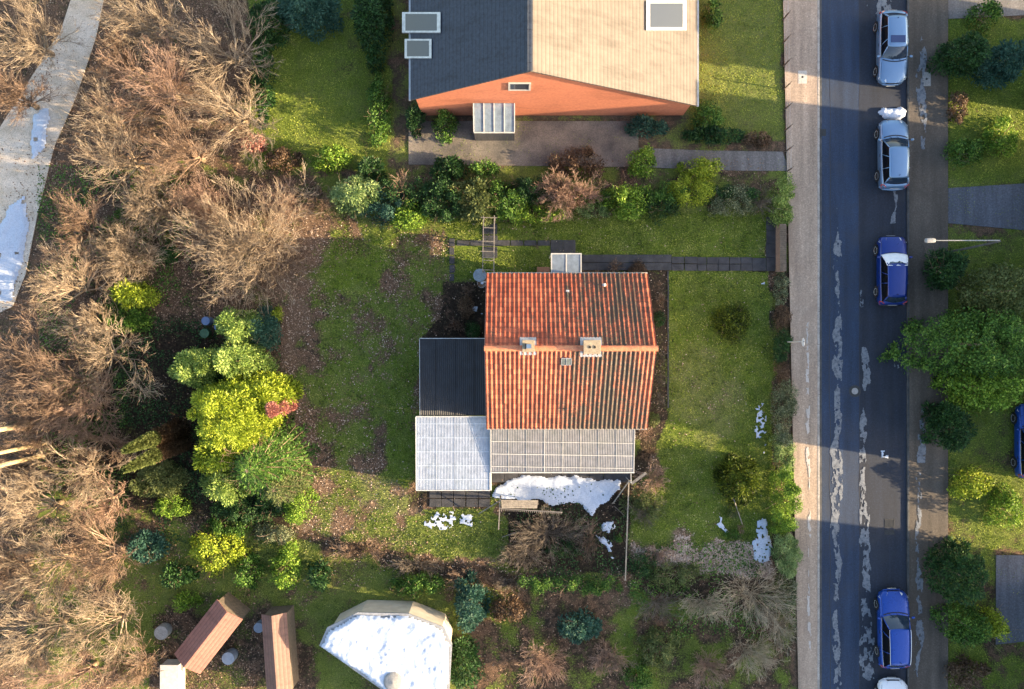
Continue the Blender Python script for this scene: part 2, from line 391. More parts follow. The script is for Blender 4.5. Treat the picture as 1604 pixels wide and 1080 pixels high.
M['kerbdark'] = simple('kerb_dark', (.09,.09,.09), (.03,.035,.04), 3, .8, .3)
XL, XR = P(1283,0)[0], P(1420,0)[0]
def sheet(name, poly, z, mat, nsub=1):
    mb = MB(); mb.prism(poly, z-.06, z); return tag(mb.build(name, mat), kind='structure')
YT, YB = 120, -120
xm = P(1346,0)[0]
sheet('road', [(XL,YB),(xm,YB),(xm,YT),(XL,YT)], .012, M['asphalt'])
sheet('parking_lane', [(xm,YB),(XR,YB),(XR,YT),(xm,YT)], .009, M['asphalt2'])
def pl(px0, py0, px1, py1): (a, b), (c, d) = P(px0, py0), P(px1, py1); return a, c, d, b   # x0,x1,y0,y1
# west pavement: property line runs slightly askew
a = P(1226,0); b = P(1250,1080); sl = (b[0]-a[0])/(b[1]-a[1])
def wx(y): return a[0]+(y-a[1])*sl
sheet('pavement', [(wx(-30),YB),(XL-.14,YB),(XL-.14,YT),(wx(30),YT),(wx(30),30),(wx(-30),-30)], .11, M['pave'])
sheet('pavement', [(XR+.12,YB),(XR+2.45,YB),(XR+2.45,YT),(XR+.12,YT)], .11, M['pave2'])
def kerb(name, x0, x1, mat, z):
    mb = MB(); y = -60
    while y < 60:
        mb.box(x0, x1, y, y+.985, -.1, z+random.uniform(-.003,.003)); y += 1.0
    tag(mb.build(name, mat, bevel=.015), kind='structure')
random.seed(4)
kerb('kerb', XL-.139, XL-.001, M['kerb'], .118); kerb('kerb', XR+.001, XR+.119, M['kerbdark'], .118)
# gutter strip west side, dark
mb = MB().box(XL+.001, XL+.16, -60, 60, -.02, .0165); tag(mb.build('gutter', M['kerbdark']), kind='structure')
# tram like seam / trench repair lines along the road
M['seam'] = simple('tar_seam', (.012,.013,.017), (.02,.022,.03), 3, .5)
for px in (1300, 1346):
    x = P(px,0)[0]; mb = MB(); y = -30; xo = 0
    while y < 30:
        xn = (vnoise(y*.6+.36, px)-.5)*.10
        mb.add([(x+xo-.018,y,.0165),(x+xo+.018,y,.0165),(x+xn+.018,y+.6,.0165),(x+xn-.018,y+.6,.0165)], [(0,1,2,3)]); xo = xn; y += .6
    tag(mb.build('tar_seam', M['seam']), kind='structure')

# ice and snow: ragged sheets with real thickness
def snow(name, polys, z0, thick, mat, cell=.06, rag=8, seed=1, nfreq=2.0, hole=0.0, edge=6, yst=1.0):
    """polys in picture px at height z0; ragged by noise"""
    ax = np.array([p for q in polys for p in q], float)
    x0, y1 = P(ax[:,0].min()-15, ax[:,1].min()-15, z0); x1, y0 = P(ax[:,0].max()+15, ax[:,1].max()+15, z0)
    xs = np.arange(x0, x1, cell); ys = np.arange(y0, y1, cell); X, Y = np.meshgrid(xs, ys)
    k = FPX/(CAMZ-z0); px = X*k+802; py = -Y*k+540
    n = (fbm((X*.8+Y*.6*yst)*nfreq, (Y*.8*yst-X*.6)*nfreq, seed, 5)-.5)*2; n2 = fbm((X*.9+Y*.44*yst)*nfreq*2.5, (Y*.9*yst-X*.44)*nfreq*2.5, seed+9, 4)
    f = np.full(X.shape, -1e9)
    for q in polys: f = np.maximum(f, seg_dist(px, py, q))
    f = f+n*rag
    if hole: f = np.where((n2 < hole) & (f < edge*2.5), -1, f)
    h = np.clip(f/edge, 0, 1); h = h**.8*thick*(.55+.8*fbm(X*1.3, Y*1.3, seed+4))*(.85+.35*fbm(X*7, Y*7, seed+6, 2))
    cellm = (f[:-1,:-1] > 0) & (f[1:,:-1] > 0) & (f[:-1,1:] > 0) & (f[1:,1:] > 0)
    i = np.arange(X.size).reshape(X.shape)
    F = np.stack([i[:-1,:-1], i[:-1,1:], i[1:,1:], i[1:,:-1]], -1)[cellm]
    if len(F) == 0: return None
    used = np.unique(F); mp = -np.ones(X.size, int); mp[used] = np.arange(len(used))
    jx = (rng.random(X.shape)-.5)*cell*.5; jy = (rng.random(X.shape)-.5)*cell*.5
    V = np.stack([X+jx, Y+jy, z0+.012+h], -1).reshape(-1, 3)[used]
    return mesh_np(name, V, mp[F], mat, smooth=True)
def snowmat(name, c1, c2, sc=14):
    m, t, b = new_mat(name); v = worldpos(t)
    c = ramp(t, noise(t, v, sc, 5, .7), [(.3, c2), (.55, c1)]); t.links.new(c, b.inputs['Base Color'])
    b.inputs['Roughness'].default_value = .6; b.inputs['Subsurface Weight'].default_value = 0
    bump(t, b, noise(t, v, 30, 4), .5, .03); return m
M['snow'] = snowmat('snow', (.50,.56,.68), (.33,.39,.50))
M['snow_dirty'] = snowmat('snow_dirty', (.45,.46,.48), (.20,.21,.22), 10)
M['ice'] = snowmat('ice_residue', (.16,.18,.21), (.022,.034,.06), 5)

def streak(pts, hw):
    """polygon around a polyline of px points (x, y, halfwidth)"""
    L = [(x-w*.72, y) for x, y, w in pts]; Rr = [(x+w*.72, y) for x, y, w in pts][::-1]
    return [L+Rr]
def S(name, pts, seed, z=.014, mat='ice', hole=.42, rag=5):
    o = snow(name, streak(pts, 0), z, .004, M[mat], .035, rag*1.2, seed, 2.2, hole-.03, 5, .5)
    if o: tag(o, kind='stuff')
S('road_ice', [(1311,325,1),(1312,360,3),(1314,380,6),(1310,420,8),(1311,452,5),(1314,470,3),(1314,492,5),(1312,530,9),(1311,565,10),(1314,600,6),(1311,640,9),(1314,670,8),(1308,700,10),(1313,740,11),(1311,780,11),(1309,812,9),(1310,850,7),(1313,880,8),(1310,930,6),(1309,985,7),(1311,1040,9),(1312,1090,8)], 3)
S('road_ice', [(1354,545,4),(1355,570,8),(1357,600,6),(1355,612,1)], 5); S('road_ice', [(1352,637,3),(1352,660,7),(1350,700,6),(1351,760,7),(1353,800,9),(1356,850,10),(1358,890,11),(1357,927,7)], 6)
S('road_ice', [(1352,935,8),(1358,980,14),(1356,1020,14),(1360,1055,16),(1368,1065,10)], 8, hole=.47)
S('road_ice', [(1357,-20,2),(1358,8,3),(1358,30,2)], 9); S('road_ice', [(1385,-10,10),(1385,14,14),(1376,22,5)], 10, mat='ice')
S('road_ice', [(1403,300,4),(1403,325,6),(1398,350,7),(1397,352,3)], 12); S('road_ice', [(1404,545,2),(1403,575,4)], 13); S('road_ice', [(1350,455,2),(1351,482,4)],14)
S('pavement_ice', [(1445,55,3),(1446,90,6),(1441,120,8),(1443,150,10),(1446,190,9),(1447,235,4)], 15, .114); S('pavement_ice', [(1445,640,4),(1444,680,8),(1443,725,7)], 16, .114)
S('pavement_ice', [(1440,740,5),(1441,790,7),(1438,830,5),(1437,870,7),(1440,930,6),(1442,1000,8),(1434,1060,5)], 17, .114, hole=.46)
M['ice_pale'] = snowmat('ice_pale', (.50,.46,.43), (.36,.31,.27), 5)
S('pavement_ice', [(1264,495,3),(1265,545,3),(1264,620,3),(1266,700,4),(1268,780,3),(1267,850,3),(1266,940,3),(1269,1020,2)], 18, .114, 'ice_pale', hole=.47, rag=3)
# snow and slush things
tag(snow('snow_pile', [[(1374,176),(1382,168),(1398,170),(1410,166),(1421,174),(1418,184),(1408,189),(1380,188)]], .01, .22, M['snow'], .05, 3, 31, 2.5, 0, 5), 'white shovelled snow heap in front of a silver car bonnet', 'snow pile')
tag(snow('snow_patch', [[(1380,706),(1392,707),(1391,718),(1381,717)]], .01, .05, M['snow'], .04, 3, 33, 3, .4, 3), 'small scrap of snow lying on the shaded asphalt', 'snow patch')
tag(snow('snow_patch', [[(766,780),(775,764),(792,752),(820,744),(860,746),(905,744),(935,752),(975,752),(970,768),(955,786),(935,796),(928,812),(915,800),(905,788),(868,792),(845,784),(800,782)]], .0, .10, M['snow'], .06, 5, 35, 2, 0, 4), 'largest snow patch, spread in front of the glazed veranda', 'snow patch')
tag(snow('snow_patch', [[(944,820),(960,815),(964,826),(955,836),(943,832)],[(930,838),(946,842),(962,850),(960,864),(952,866),(945,852)],[(952,868),(961,874),(958,878)]], .0, .10, M['snow'], .05, 4, 37, 2.5, .3, 3), 'broken trail of snow in the dark bed by the fallen fence', 'snow patch')
tag(snow('snow_patch', [[(659,820),(680,803),(712,800),(716,818),(700,832),(675,830)]], .0, .07, M['snow'], .05, 5, 39, 2.5, .42, 6), 'larger melting snow patch with grass showing through, on back lawn', 'snow patch')
tag(snow('snow_patch', [[(722,806),(742,808),(740,824),(720,821)]], .0, .06, M['snow'], .045, 4, 40, 3, .3, 5), 'small melting snow patch just right of the larger one on back lawn', 'snow patch')
tag(snow('snow_patch', [[(1185,815),(1202,811),(1203,832),(1210,858),(1206,878),(1195,884),(1180,874),(1176,850),(1184,838)]], .0, .12, M['snow'], .05, 3, 41, 2.5, .28, 4), 'tall oval snow patch beside the hedge on front lawn', 'snow patch')
tag(snow('snow_patch', [[(1183,640),(1196,625),(1192,640),(1200,652),(1198,676),(1187,690),(1180,670),(1186,656)],[(1185,690),(1200,676),(1198,684)],[(1190,700),(1200,696),(1196,712)]], .0, .06, M['snow'], .05, 5, 43, 3, .45, 6), 'thin lacy snow strip on front lawn along the hedge', 'snow patch')
tag(snow('snow_patch', [[(1120,820),(1130,818),(1142,834),(1136,836)],[(1126,808),(1131,810),(1129,817)]], .0, .05, M['snow'], .04, 3, 45, 3, .3, 4), 'small scrap of snow left of the leaning stake on the lawn', 'snow patch')
tag(snow('snow_patch', [[(1188,446),(1198,440),(1199,446)]], .0, .05, M['snow'], .035, 2, 47, 3, 0, 3), 'tiny white scrap of snow near the top of front lawn', 'snow patch')
tag(snow('snow_patch', [[(8,330),(40,300),(48,360),(36,420),(20,470),(-10,480),(-10,380)],[(52,180),(78,170),(70,235),(50,250)]], .02, .12, M['snow'], .08, 8, 53, 1.2, .2, 8), 'long bright snow strip on the gravel path at the left edge', 'snow patch')
tag(snow('snow_patch', [[(741,480),(748,480),(747,488),(741,487)]], .0, .06, M['snow'], .035, 2, 49, 3, 0, 3), 'small lump of snow in dark bed left of the roof, upper of two', 'snow patch')
tag(snow('snow_patch', [[(752,491),(757,490),(756,497)]], .0, .06, M['snow'], .03, 2, 50, 3, 0, 3), 'tiny lump of snow in dark bed left of the roof, lower of two', 'snow patch')

# street ironware
M['iron'] = simple('cast_iron', (.05,.055,.06), (.02,.022,.025), 20, .6, .4, metal=.3)
M['concrete'] = simple('concrete', (.55,.52,.47), (.38,.36,.33), 8, .85, .3, fine=40)
M['concrete_grey'] = simple('concrete_grey', (.30,.30,.30), (.2,.2,.2), 8, .85, .3, fine=40)
x, y = P(1339,613); rt = empty('manhole_cover', (x,y,.012)); tag(rt, 'round manhole cover with pale centre in the road', 'manhole cover')
MB().lathe([(.36,.0),(.36,.006),(.30,.008),(.29,.004),(.20,.004)], n=32).build('ring', M['iron'], rt)
MB().lathe([(.195,0),(.195,.010),(.02,.012)], n=32).build('lid', simple('worn_lid', (.34,.34,.34), (.2,.2,.2), 25, .6, .5), rt)
mbr = MB()
for k in range(24):
    a_ = k*math.pi/12; mbr.bar((.23*math.cos(a_),.23*math.sin(a_),.008),(.27*math.cos(a_),.27*math.sin(a_),.008),.03,.006)
mbr.build_each('grip_bar', M['iron'], rt)
def hatch(px, py, w, h, m1, z, label):
    x, y = P(px, py); rt = empty('utility_cover', (x,y,z)); tag(rt, label, 'utility cover')
    MB().box(-w/2,w/2,-h/2,h/2,-.02,.010).build('frame', m1, rt, bevel=.004)
    MB().box(-w/2+.05,w/2-.05,-h/2+.05,h/2-.05,.0101,.014).build('lid', m1, rt, bevel=.003)
    MB().lathe([(.07,.0142),(.07,.018),(.01,.019)], n=16).build('lifting_hole', M['iron'], rt)
hatch(1256,122,.52,.78,M['concrete'],.11,'pale rectangular utility cover in the sunlit pavement')
hatch(1450,125,.50,.85,M['concrete_grey'],.11,'grey rectangular utility cover beside ice on far pavement')
def gully(px, py, w, h, label, z=.014):
    x, y = P(px, py); rt = empty('road_drain', (x,y,z)); tag(rt, label, 'drain grate')
    MB().box(-w/2,w/2,-h/2,h/2,-.02,.004).build('frame', M['iron'], rt)
    mb = MB(); n = max(3, int(w/.07))
    for k in range(n):
        xx = -w/2+.04+(w-.08)*k/(n-1); mb.box(xx-.012, xx+.012, -h/2+.03, h/2-.03, .0045, .014)
    mb.build('grate_bars', M['iron'], rt)
gully(1289,208,.36,.42,'small dark drain grate in the gutter by left kerb')
gully(1393,820,.60,.52,'larger dark drain grate in sunlit part of the road')
gully(1393,834,.58,.28,'narrow dark drain grate just below the larger one in sunlit road')

# garden paths
M['slab'] = simple('slab_dark', (.055,.056,.064), (.022,.023,.028), 2.5, .8, .4, fine=25)
def slabs(name, px0, py0, px1, py1, nx, ny, miss=0, gap=.035, seed=0):
    rnd = random.Random(seed); (x0, y1), (x1, y0) = P(px0, py0), P(px1, py1); mb = MB(); w = (x1-x0)/nx; h = (y1-y0)/ny
    for i in range(nx):
        for j in range(ny):
            if rnd.random() < miss: continue
            g = gap*rnd.uniform(.3,.8); ox = rnd.uniform(-.012,.012); z = rnd.uniform(-.006,.006)
            mb.box(x0+i*w+g+ox, x0+(i+1)*w-g+ox, y0+j*h+g, y0+(j+1)*h-g, -.05, .035+z)
    tag(mb.build(name, M['slab'], bevel=.01), kind='structure')
slabs('garden_path', 905,399,1052,424,1,2,seed=1,gap=.02)
slabs('garden_path', 1052,402,1092,425,2,2,seed=2); slabs('garden_path', 1092,403,1107,425,1,2,seed=3)
slabs('garden_path', 1107,403,1178,425,4,2,seed=4,gap=.03); slabs('garden_path', 1178,404,1200,425,1,1,seed=4)
slabs('garden_path', 1200,340,1221,425,1,4,seed=5,gap=.012)
slabs('stepping_path', 715,376,862,386,7,1,seed=6,gap=.05); slabs('garden_path', 862,376,902,399,2,1,seed=7)
slabs('stepping_path', 703,373,713,442,1,5,seed=8,gap=.07); slabs('stepping_path', 755,350,780,405,1,3,seed=9,gap=.05)
slabs('patio', 672,769,768,781,5,1,seed=10,gap=.04); slabs('patio', 672,781,768,795,5,1,seed=11,gap=.04)
slabs('patio', 768,741,990,756,10,1,seed=12,gap=.02)
slabs('bed_edging', 1045,424,1048,640,1,11,seed=13,gap=.02)
M['drive'] = road_mat('driveway', (.16,.15,.15), (.11,.10,.10), 40)
def psheet(name, pts, z, mat): return sheet(name, [P(x, y) for x, y in pts][::-1], z, mat)
psheet('driveway', [(1000,232),(1100,236),(1226,238),(1236,268),(1160,268),(1000,262)], .02, M['drive'])
psheet('terrace', [(640,190),(1000,190),(1000,262),(640,258)], .012, simple('terrace_mix', (.22,.19,.16), (.08,.075,.07), .7, .85, .3, fine=14))
M['drive2'] = road_mat('driveway_blue', (.10,.11,.14), (.08,.08,.10), 40)
psheet('driveway', [(1485,295),(1650,285),(1650,365),(1485,350)], .02, M['drive2'])
psheet('driveway', [(1485,-40),(1650,-40),(1650,22),(1485,30)], .02, M['drive'])
psheet('driveway', [(1560,870),(1650,870),(1650,1000),(1560,1010)], .02, M['drive2'])
M['sand'] = simple('pale_gravel', (.66,.58,.50), (.45,.37,.28), .8, .9, .4, fine=20)
psheet('gravel_path', [(130,-60),(175,-60),(150,60),(120,150),(85,230),(60,330),(40,430),(20,480),(-60,520),(-60,330),(0,200),(50,120),(95,50)], .02, M['sand'])

# ------------------------------------------------------------------ plants
def tubes_np(polys, radii, sides=3):
    """polys (n,k,3), radii (n,k) -> V,F"""
    n, k, _ = polys.shape
    d = np.gradient(polys, axis=1); d /= np.linalg.norm(d, axis=2, keepdims=True)+1e-9
    ref = np.where(np.abs(d[..., 2:3]) < .9, np.array([0,0,1.]), np.array([1.,0,0]))
    u = np.cross(d, ref); u /= np.linalg.norm(u, axis=2, keepdims=True)+1e-9; w = np.cross(d, u)
    V = []
    for s in range(sides):
        a = 2*np.pi*s/sides; V.append(polys+(u*np.cos(a)+w*np.sin(a))*radii[..., None])
    V = np.stack(V, 2).reshape(-1, 3)
    i = np.arange(n*k*sides).reshape(n, k, sides)
    F = []
    for s in range(sides):
        q = (s+1) % sides; F.append(np.stack([i[:, :-1, s], i[:, :-1, q], i[:, 1:, q], i[:, 1:, s]], -1).reshape(-1, 4))
    return V, np.concatenate(F)
def unit(v): return v/(np.linalg.norm(v, axis=-1, keepdims=True)+1e-9)
def grow(rg, start, dirs, length, rad, levels, kids, spread, shrink=.62, K=4, wob=.22, up=.05, tip=.35, tmin=.25):
    """vectorised branching; returns list of (polys, radii) per level"""
    out = []; p, d, L, r = start, unit(dirs), length, rad
    for lv in range(levels):
        n = len(p); pts = [p]; cur = d
        for k in range(K):
            cur = unit(cur+rg.normal(0, wob, (n, 3))+np.array([0, 0, up])); pts.append(pts[-1]+cur*(L/K)[:, None])
        pol = np.stack(pts, 1); rr = r[:, None]*np.linspace(1, tip, K+1)[None, :]
        out.append((pol, rr))
        if lv == levels-1: break
        m = kids[lv]; t = rg.uniform(tmin, 1, (n, m)); idx = t*K; i0 = np.minimum(idx.astype(int), K-1); fr = (idx-i0)[..., None]
        rows = np.arange(n)[:, None]; a = pol[rows, i0]; b = pol[rows, i0+1]
        ps = a*(1-fr)+b*fr; pd = unit(b-a); side = unit(rg.normal(0, 1, (n, m, 3)))
        nd = unit(pd+side*spread)
        p = ps.reshape(-1, 3); d = nd.reshape(-1, 3)
        L = (L[:, None]*shrink*rg.uniform(.6, 1.2, (n, m))*(1.15-.4*t)).reshape(-1); r = (rr[rows, i0]*.5).reshape(-1)
    return out
def merge(parts):
    Vs = []; Fs = []; o = 0
    for V, F in parts: Vs.append(V); Fs.append(F+o); o += len(V)
    return np.concatenate(Vs), np.concatenate(Fs)

def bare(name, px, py, rx, ry, h, mat, label, cat='shrub', stems=14, kids=(5,5,4), seed=0, lean=(0,0), zc=None, r0=.03, group=None, trunk=None, minr=.006, spread=.6, out=1.0):
    """leafless bush or tree; px,py is where its crown centre shows, rx/ry the crown radii in px"""
    rg = np.random.default_rng(seed+int(px)*7+int(py)); zc = h*.55 if zc is None else zc
    cx, cy = P(px, py, zc); RX, RY = RP(rx, zc), RP(ry, zc)
    e = empty(name, (cx, cy, 0)); tag(e, label, cat, group)
    th = trunk or 0.0
    a = rg.uniform(0, 2*np.pi, stems); el = rg.uniform(.0, 1, stems)**.6
    d = np.stack([np.cos(a)*RX*el*out, np.sin(a)*RY*el*out, np.full(stems, (h-th)*.75)*(1.15-.45*el)], -1)
    d = d+np.array([lean[0], lean[1], 0.])
    L = np.linalg.norm(d, axis=1)*.8
    st = np.stack([rg.normal(0, .06, stems), rg.normal(0, .06, stems), np.full(stems, th)], -1)
    lv = grow(rg, st, d, L, np.full(stems, r0), len(kids)+1, kids, spread, wob=.11)
    parts = [tubes_np(p, np.maximum(r, minr), 3) for p, r in lv]
    V, F = merge(parts); V[:, 2] = np.maximum(V[:, 2], .01)
    mesh_np('branches', V, F, mat, e)
    if trunk:
        MB().tube([(0,0,-.1),(.03,.02,th*.5),(0,0,th+.3)], [r0*3.0, r0*2.3, r0*1.6], 10).build('trunk', M['bark'], e, smooth=True)
    return e

def leaves_np(rg, C, U, Nn, size, w=.38, fold=.0):
    n = len(C); U = unit(U); V_ = unit(np.cross(Nn, U)); s = size[:, None]
    a = C; b = C+U*s*.5+V_*s*w; c = C+U*s; d = C+U*s*.5-V_*s*w
    return np.stack([a, b, c, d], 1).reshape(-1, 3), np.arange(4*n).reshape(n, 4)
def bush(name, px, py, rx, ry, h, mat, label, cat='bush', n=None, leaf=.11, clumps=None, frond=False, seed=0, zc=None, base=.0, group=None, shape='dome', inner=None, trunkh=0, dens=1.0, part='foliage'):
    rg = np.random.default_rng(seed+int(px)*13+int(py)*3); zc = h*.6 if zc is None else zc
    cx, cy = P(px, py, zc); RX, RY = RP(rx, zc), RP(ry, zc)
    e = empty(name, (cx, cy, 0)); tag(e, label, cat, group)
    A = math.pi*RX*RY+math.pi*(RX+RY)*h*.5
    leaf = leaf*.84
    ncl = clumps or int(max(12, A*1.7)); n = int(A/(leaf*leaf)*(4.0 if frond else 3.4)*dens); n = min(n, 110000)
    # clump centres over the crown surface
    cr = min(.46, .5*min(RX, RY)+.06)
    a = rg.uniform(0, 2*np.pi, ncl); u = rg.uniform(0, 1, ncl)
    if shape == 'dome':
        z = u*.98; rr = np.sqrt(1-z*z*.98)
    elif shape == 'box':
        z = np.where(u < .6, 1., rg.uniform(.1, 1, ncl)); rr = np.where(u < .6, np.sqrt(rg.uniform(0, 1, ncl)), 1.)
    elif shape == 'cone':
        z = 1-np.sqrt(u); rr = (1-z)**.85
    else:            # column
        z = u; rr = np.sqrt(np.clip(1-z**2.5, 0, 1))
    lump = 1+.16*np.sin(a*3+seed)+.10*np.sin(a*5+2.1*seed)
    hh = h-base
    cc = np.stack([np.cos(a)*rr*np.maximum(RX-cr*.6,.05)*lump, np.sin(a)*rr*np.maximum(RY-cr*.6,.05)*lump, base+z*np.maximum(hh-cr*.5, .1)], -1)
    dep = rg.uniform(.80, 1.04, ncl); cc[:, :2] *= dep[:, None]; cc[:, 2] = base+(cc[:, 2]-base)*rg.uniform(.74, 1.05, ncl)
    if shape == 'box':
        sq = np.maximum(np.abs(np.cos(a)), np.abs(np.sin(a))); cc[:, :2] /= sq[:, None]**.8
    cs = cr*rg.uniform(.5, 1.15, ncl)*(.75+.25*min(1.6, max(1., h/4)))
    k = rg.integers(0, ncl, n); dv = unit(rg.normal(0, 1, (n, 3))); dv[:, 2] = np.abs(dv[:, 2])*.9-.15
    rad = cs[k]*rg.uniform(.2, 1.0, n)**.6
    C = cc[k]+dv*rad[:, None]
    # some leaves fill the inside
    ni = int(n*.25); q = np.sqrt(rg.uniform(0, 1, ni)); aa = rg.uniform(0, 2*np.pi, ni)
    C[:ni] = np.stack([np.cos(aa)*q*RX*.85, np.sin(aa)*q*RY*.85, base+rg.uniform(.05, .75, ni)*hh*np.sqrt(np.clip(1-q**2*.8, 0, 1))], -1)
    C[:, 2] = np.maximum(C[:, 2], .02)
    if frond:
        U = dv+rg.normal(0, .35, (n, 3)); outw = C*np.array([1,1,0.]); U = U+unit(outw)*.5; Nn = rg.normal(0, 1, (n, 3))+np.array([0,0,1.])
        sz = leaf*1.45*rg.uniform(.6, 1.3, n); wv = .25
    else:
        U = rg.normal(0, 1, (n, 3)); U[:, 2] *= .6; Nn = dv+rg.normal(0, .5, (n, 3)); sz = leaf*rg.uniform(.6, 1.35, n); wv = .36
    V, F = leaves_np(rg, C, U, Nn, sz, wv); V[:, 2] = np.maximum(V[:, 2], .005)
    mesh_np(part, V, F, mat, e)
    # woody part
    ns = 7; a = np.linspace(0, 2*np.pi, ns, endpoint=False)+rg.uniform(0, 1, ns)
    if h > 3.2 or trunkh:
        ht = h*.85 if shape in ('cone', 'column') else h*.6
        MB().tube([(0,0,-.1),(.02,.01,ht*.5),(0,0,ht)], [.05*h**.8*.6, .04*h**.8*.45, .02], 8).build('trunk', M['bark'], e, smooth=True)
    else:
        d = np.stack([np.cos(a)*RX*.7, np.sin(a)*RY*.7, np.full(ns, h*.8)], -1)
        lv = grow(rg, np.zeros((ns, 3)), d, np.linalg.norm(d, axis=1)*.8, np.full(ns, .02), 2, (3,), .5)
        V, F = merge([tubes_np(p, np.maximum(r, .006), 3) for p, r in lv]); V[:, 2] = np.maximum(V[:, 2], .0)
        mesh_np('stems', V, F, M['twig_brown'], e)
    return e
def spruce(name, px, py, r, h, mat, label, seed=0, whorls=16, per=11, top=None, zc=None, n=None, group=None):
    """layered conifer: whorls of drooping feathery boughs round one stem"""
    rg = np.random.default_rng(seed+int(px)); zc = h*.5 if zc is None else zc
    cx, cy = P(px, py, zc); RR = RP(r, zc); e = empty(name, (cx, cy, 0)); tag(e, label, 'tree', group)
    Cs = []; Us = []; Ss = []; bp = []; br = []
    for w in range(whorls):
        f = (w+.5)/whorls; z = h*(1-f*.88); rad = RR*(f**.75)*1.0
        m = max(5, int(per*(.5+.7*f)))
        for a in np.linspace(0, 2*np.pi, m, endpoint=False)+rg.uniform(0, 1):
            L = rad*rg.uniform(.75, 1.18)+.12; a += rg.normal(0, .12)
            d = np.array([math.cos(a), math.sin(a), .12-.35*f])
            pts = np.stack([d*L*t+np.array([0, 0, z-.18*L*t*t]) for t in np.linspace(0, 1, 4)]); bp.append(pts); br.append(np.linspace(.018, .005, 4)*(1+f))
            k = int(10+L*42); t = rg.uniform(.12, 1, k)
            side = np.array([-math.sin(a), math.cos(a), 0.]); s = rg.choice([-1, 1], k)
            base = d[None]*(L*t)[:, None]+np.array([0, 0, z])-np.array([0,0,.18*L])*(t*t)[:, None]
            wd = (1.0-t*.75)*.32*L**.6
            off = rg.uniform(0, 1, k)*wd
            Cs.append(base+side*(s*off)[:, None]+rg.normal(0, .02, (k, 3))); Us.append(d[None]*.8+side*(s*.8)[:, None]+rg.normal(0, .2, (k, 3))); Ss.append(rg.uniform(.10, .24, k))
    C = np.concatenate(Cs); U = np.concatenate(Us); sz = np.concatenate(Ss)
    V, F = leaves_np(rg, C, U, rg.normal(0, .5, C.shape)+np.array([0,0,1.]), sz, .17); V[:, 2] = np.maximum(V[:, 2], .02)
    mesh_np('crown', V, F, mat, e)
    V, F = tubes_np(np.stack(bp), np.stack(br), 3); mesh_np('boughs', V, F, M['twig_brown'], e)
    MB().tube([(0,0,-.1),(0,0,h*.5),(0,0,h*.98)], [.02*h+.03, .012*h+.02, .01], 8).build('trunk', M['bark'], e, smooth=True)
    return e

# ------------------------------------------------------------------ the house
def tile_roof(name, x0, x1, yr, zr, ye, ze, mat, parent, pitch=.2405, rows=15, amp=.036, thick=.05):
    """pantiled slope from ridge (yr,zr) to eave (ye,ze), wave along x, stepped courses"""
    n = int(round((x1-x0)/pitch)); per = 10
    t = np.arange(n*per+1)/per
    ph = t % 1.0
    prof = amp*(np.where(ph < .55, np.sin(np.pi*ph/.55), -.55*np.sin(np.pi*(ph-.55)/.45)))
    xs = x0+(x1-x0)*t/n
    L = math.hypot(ye-yr, ze-zr); dy, dz = (ye-yr)/L, (ze-zr)/L; ny, nz = -dz*(1 if dy > 0 else -1), abs(dy)
    if nz < 0: ny, nz = -ny, -nz
    V = []; rowsP = []
    for r in range(rows):
        for (f, lift) in ((r/rows, .0), ((r+.12)/rows, .004), ((r+.97)/rows, .026), ((r+1)/rows-.0005, .030)):
            rowsP.append((f*L, lift))
    for (d, lift) in rowsP:
        jit = .004*(vnoise(np.floor(t)*3.1, np.full(t.shape, math.floor(d/L*rows+.01)*2.7), 5)-.5)*2
        h = prof+lift+jit+.05
        V.append(np.stack([xs, yr+dy*d+ny*h, zr+dz*d+nz*h], -1))
    V = np.concatenate(V); m = len(xs); R_ = len(rowsP); i = np.arange(m*R_).reshape(R_, m)
    F = np.stack([i[:-1,:-1], i[:-1,1:], i[1:,1:], i[1:,:-1]], -1).reshape(-1, 4)
    if dy > 0: F = F[:, ::-1]
    return mesh_np(name, V, F, mat, parent, smooth=False)

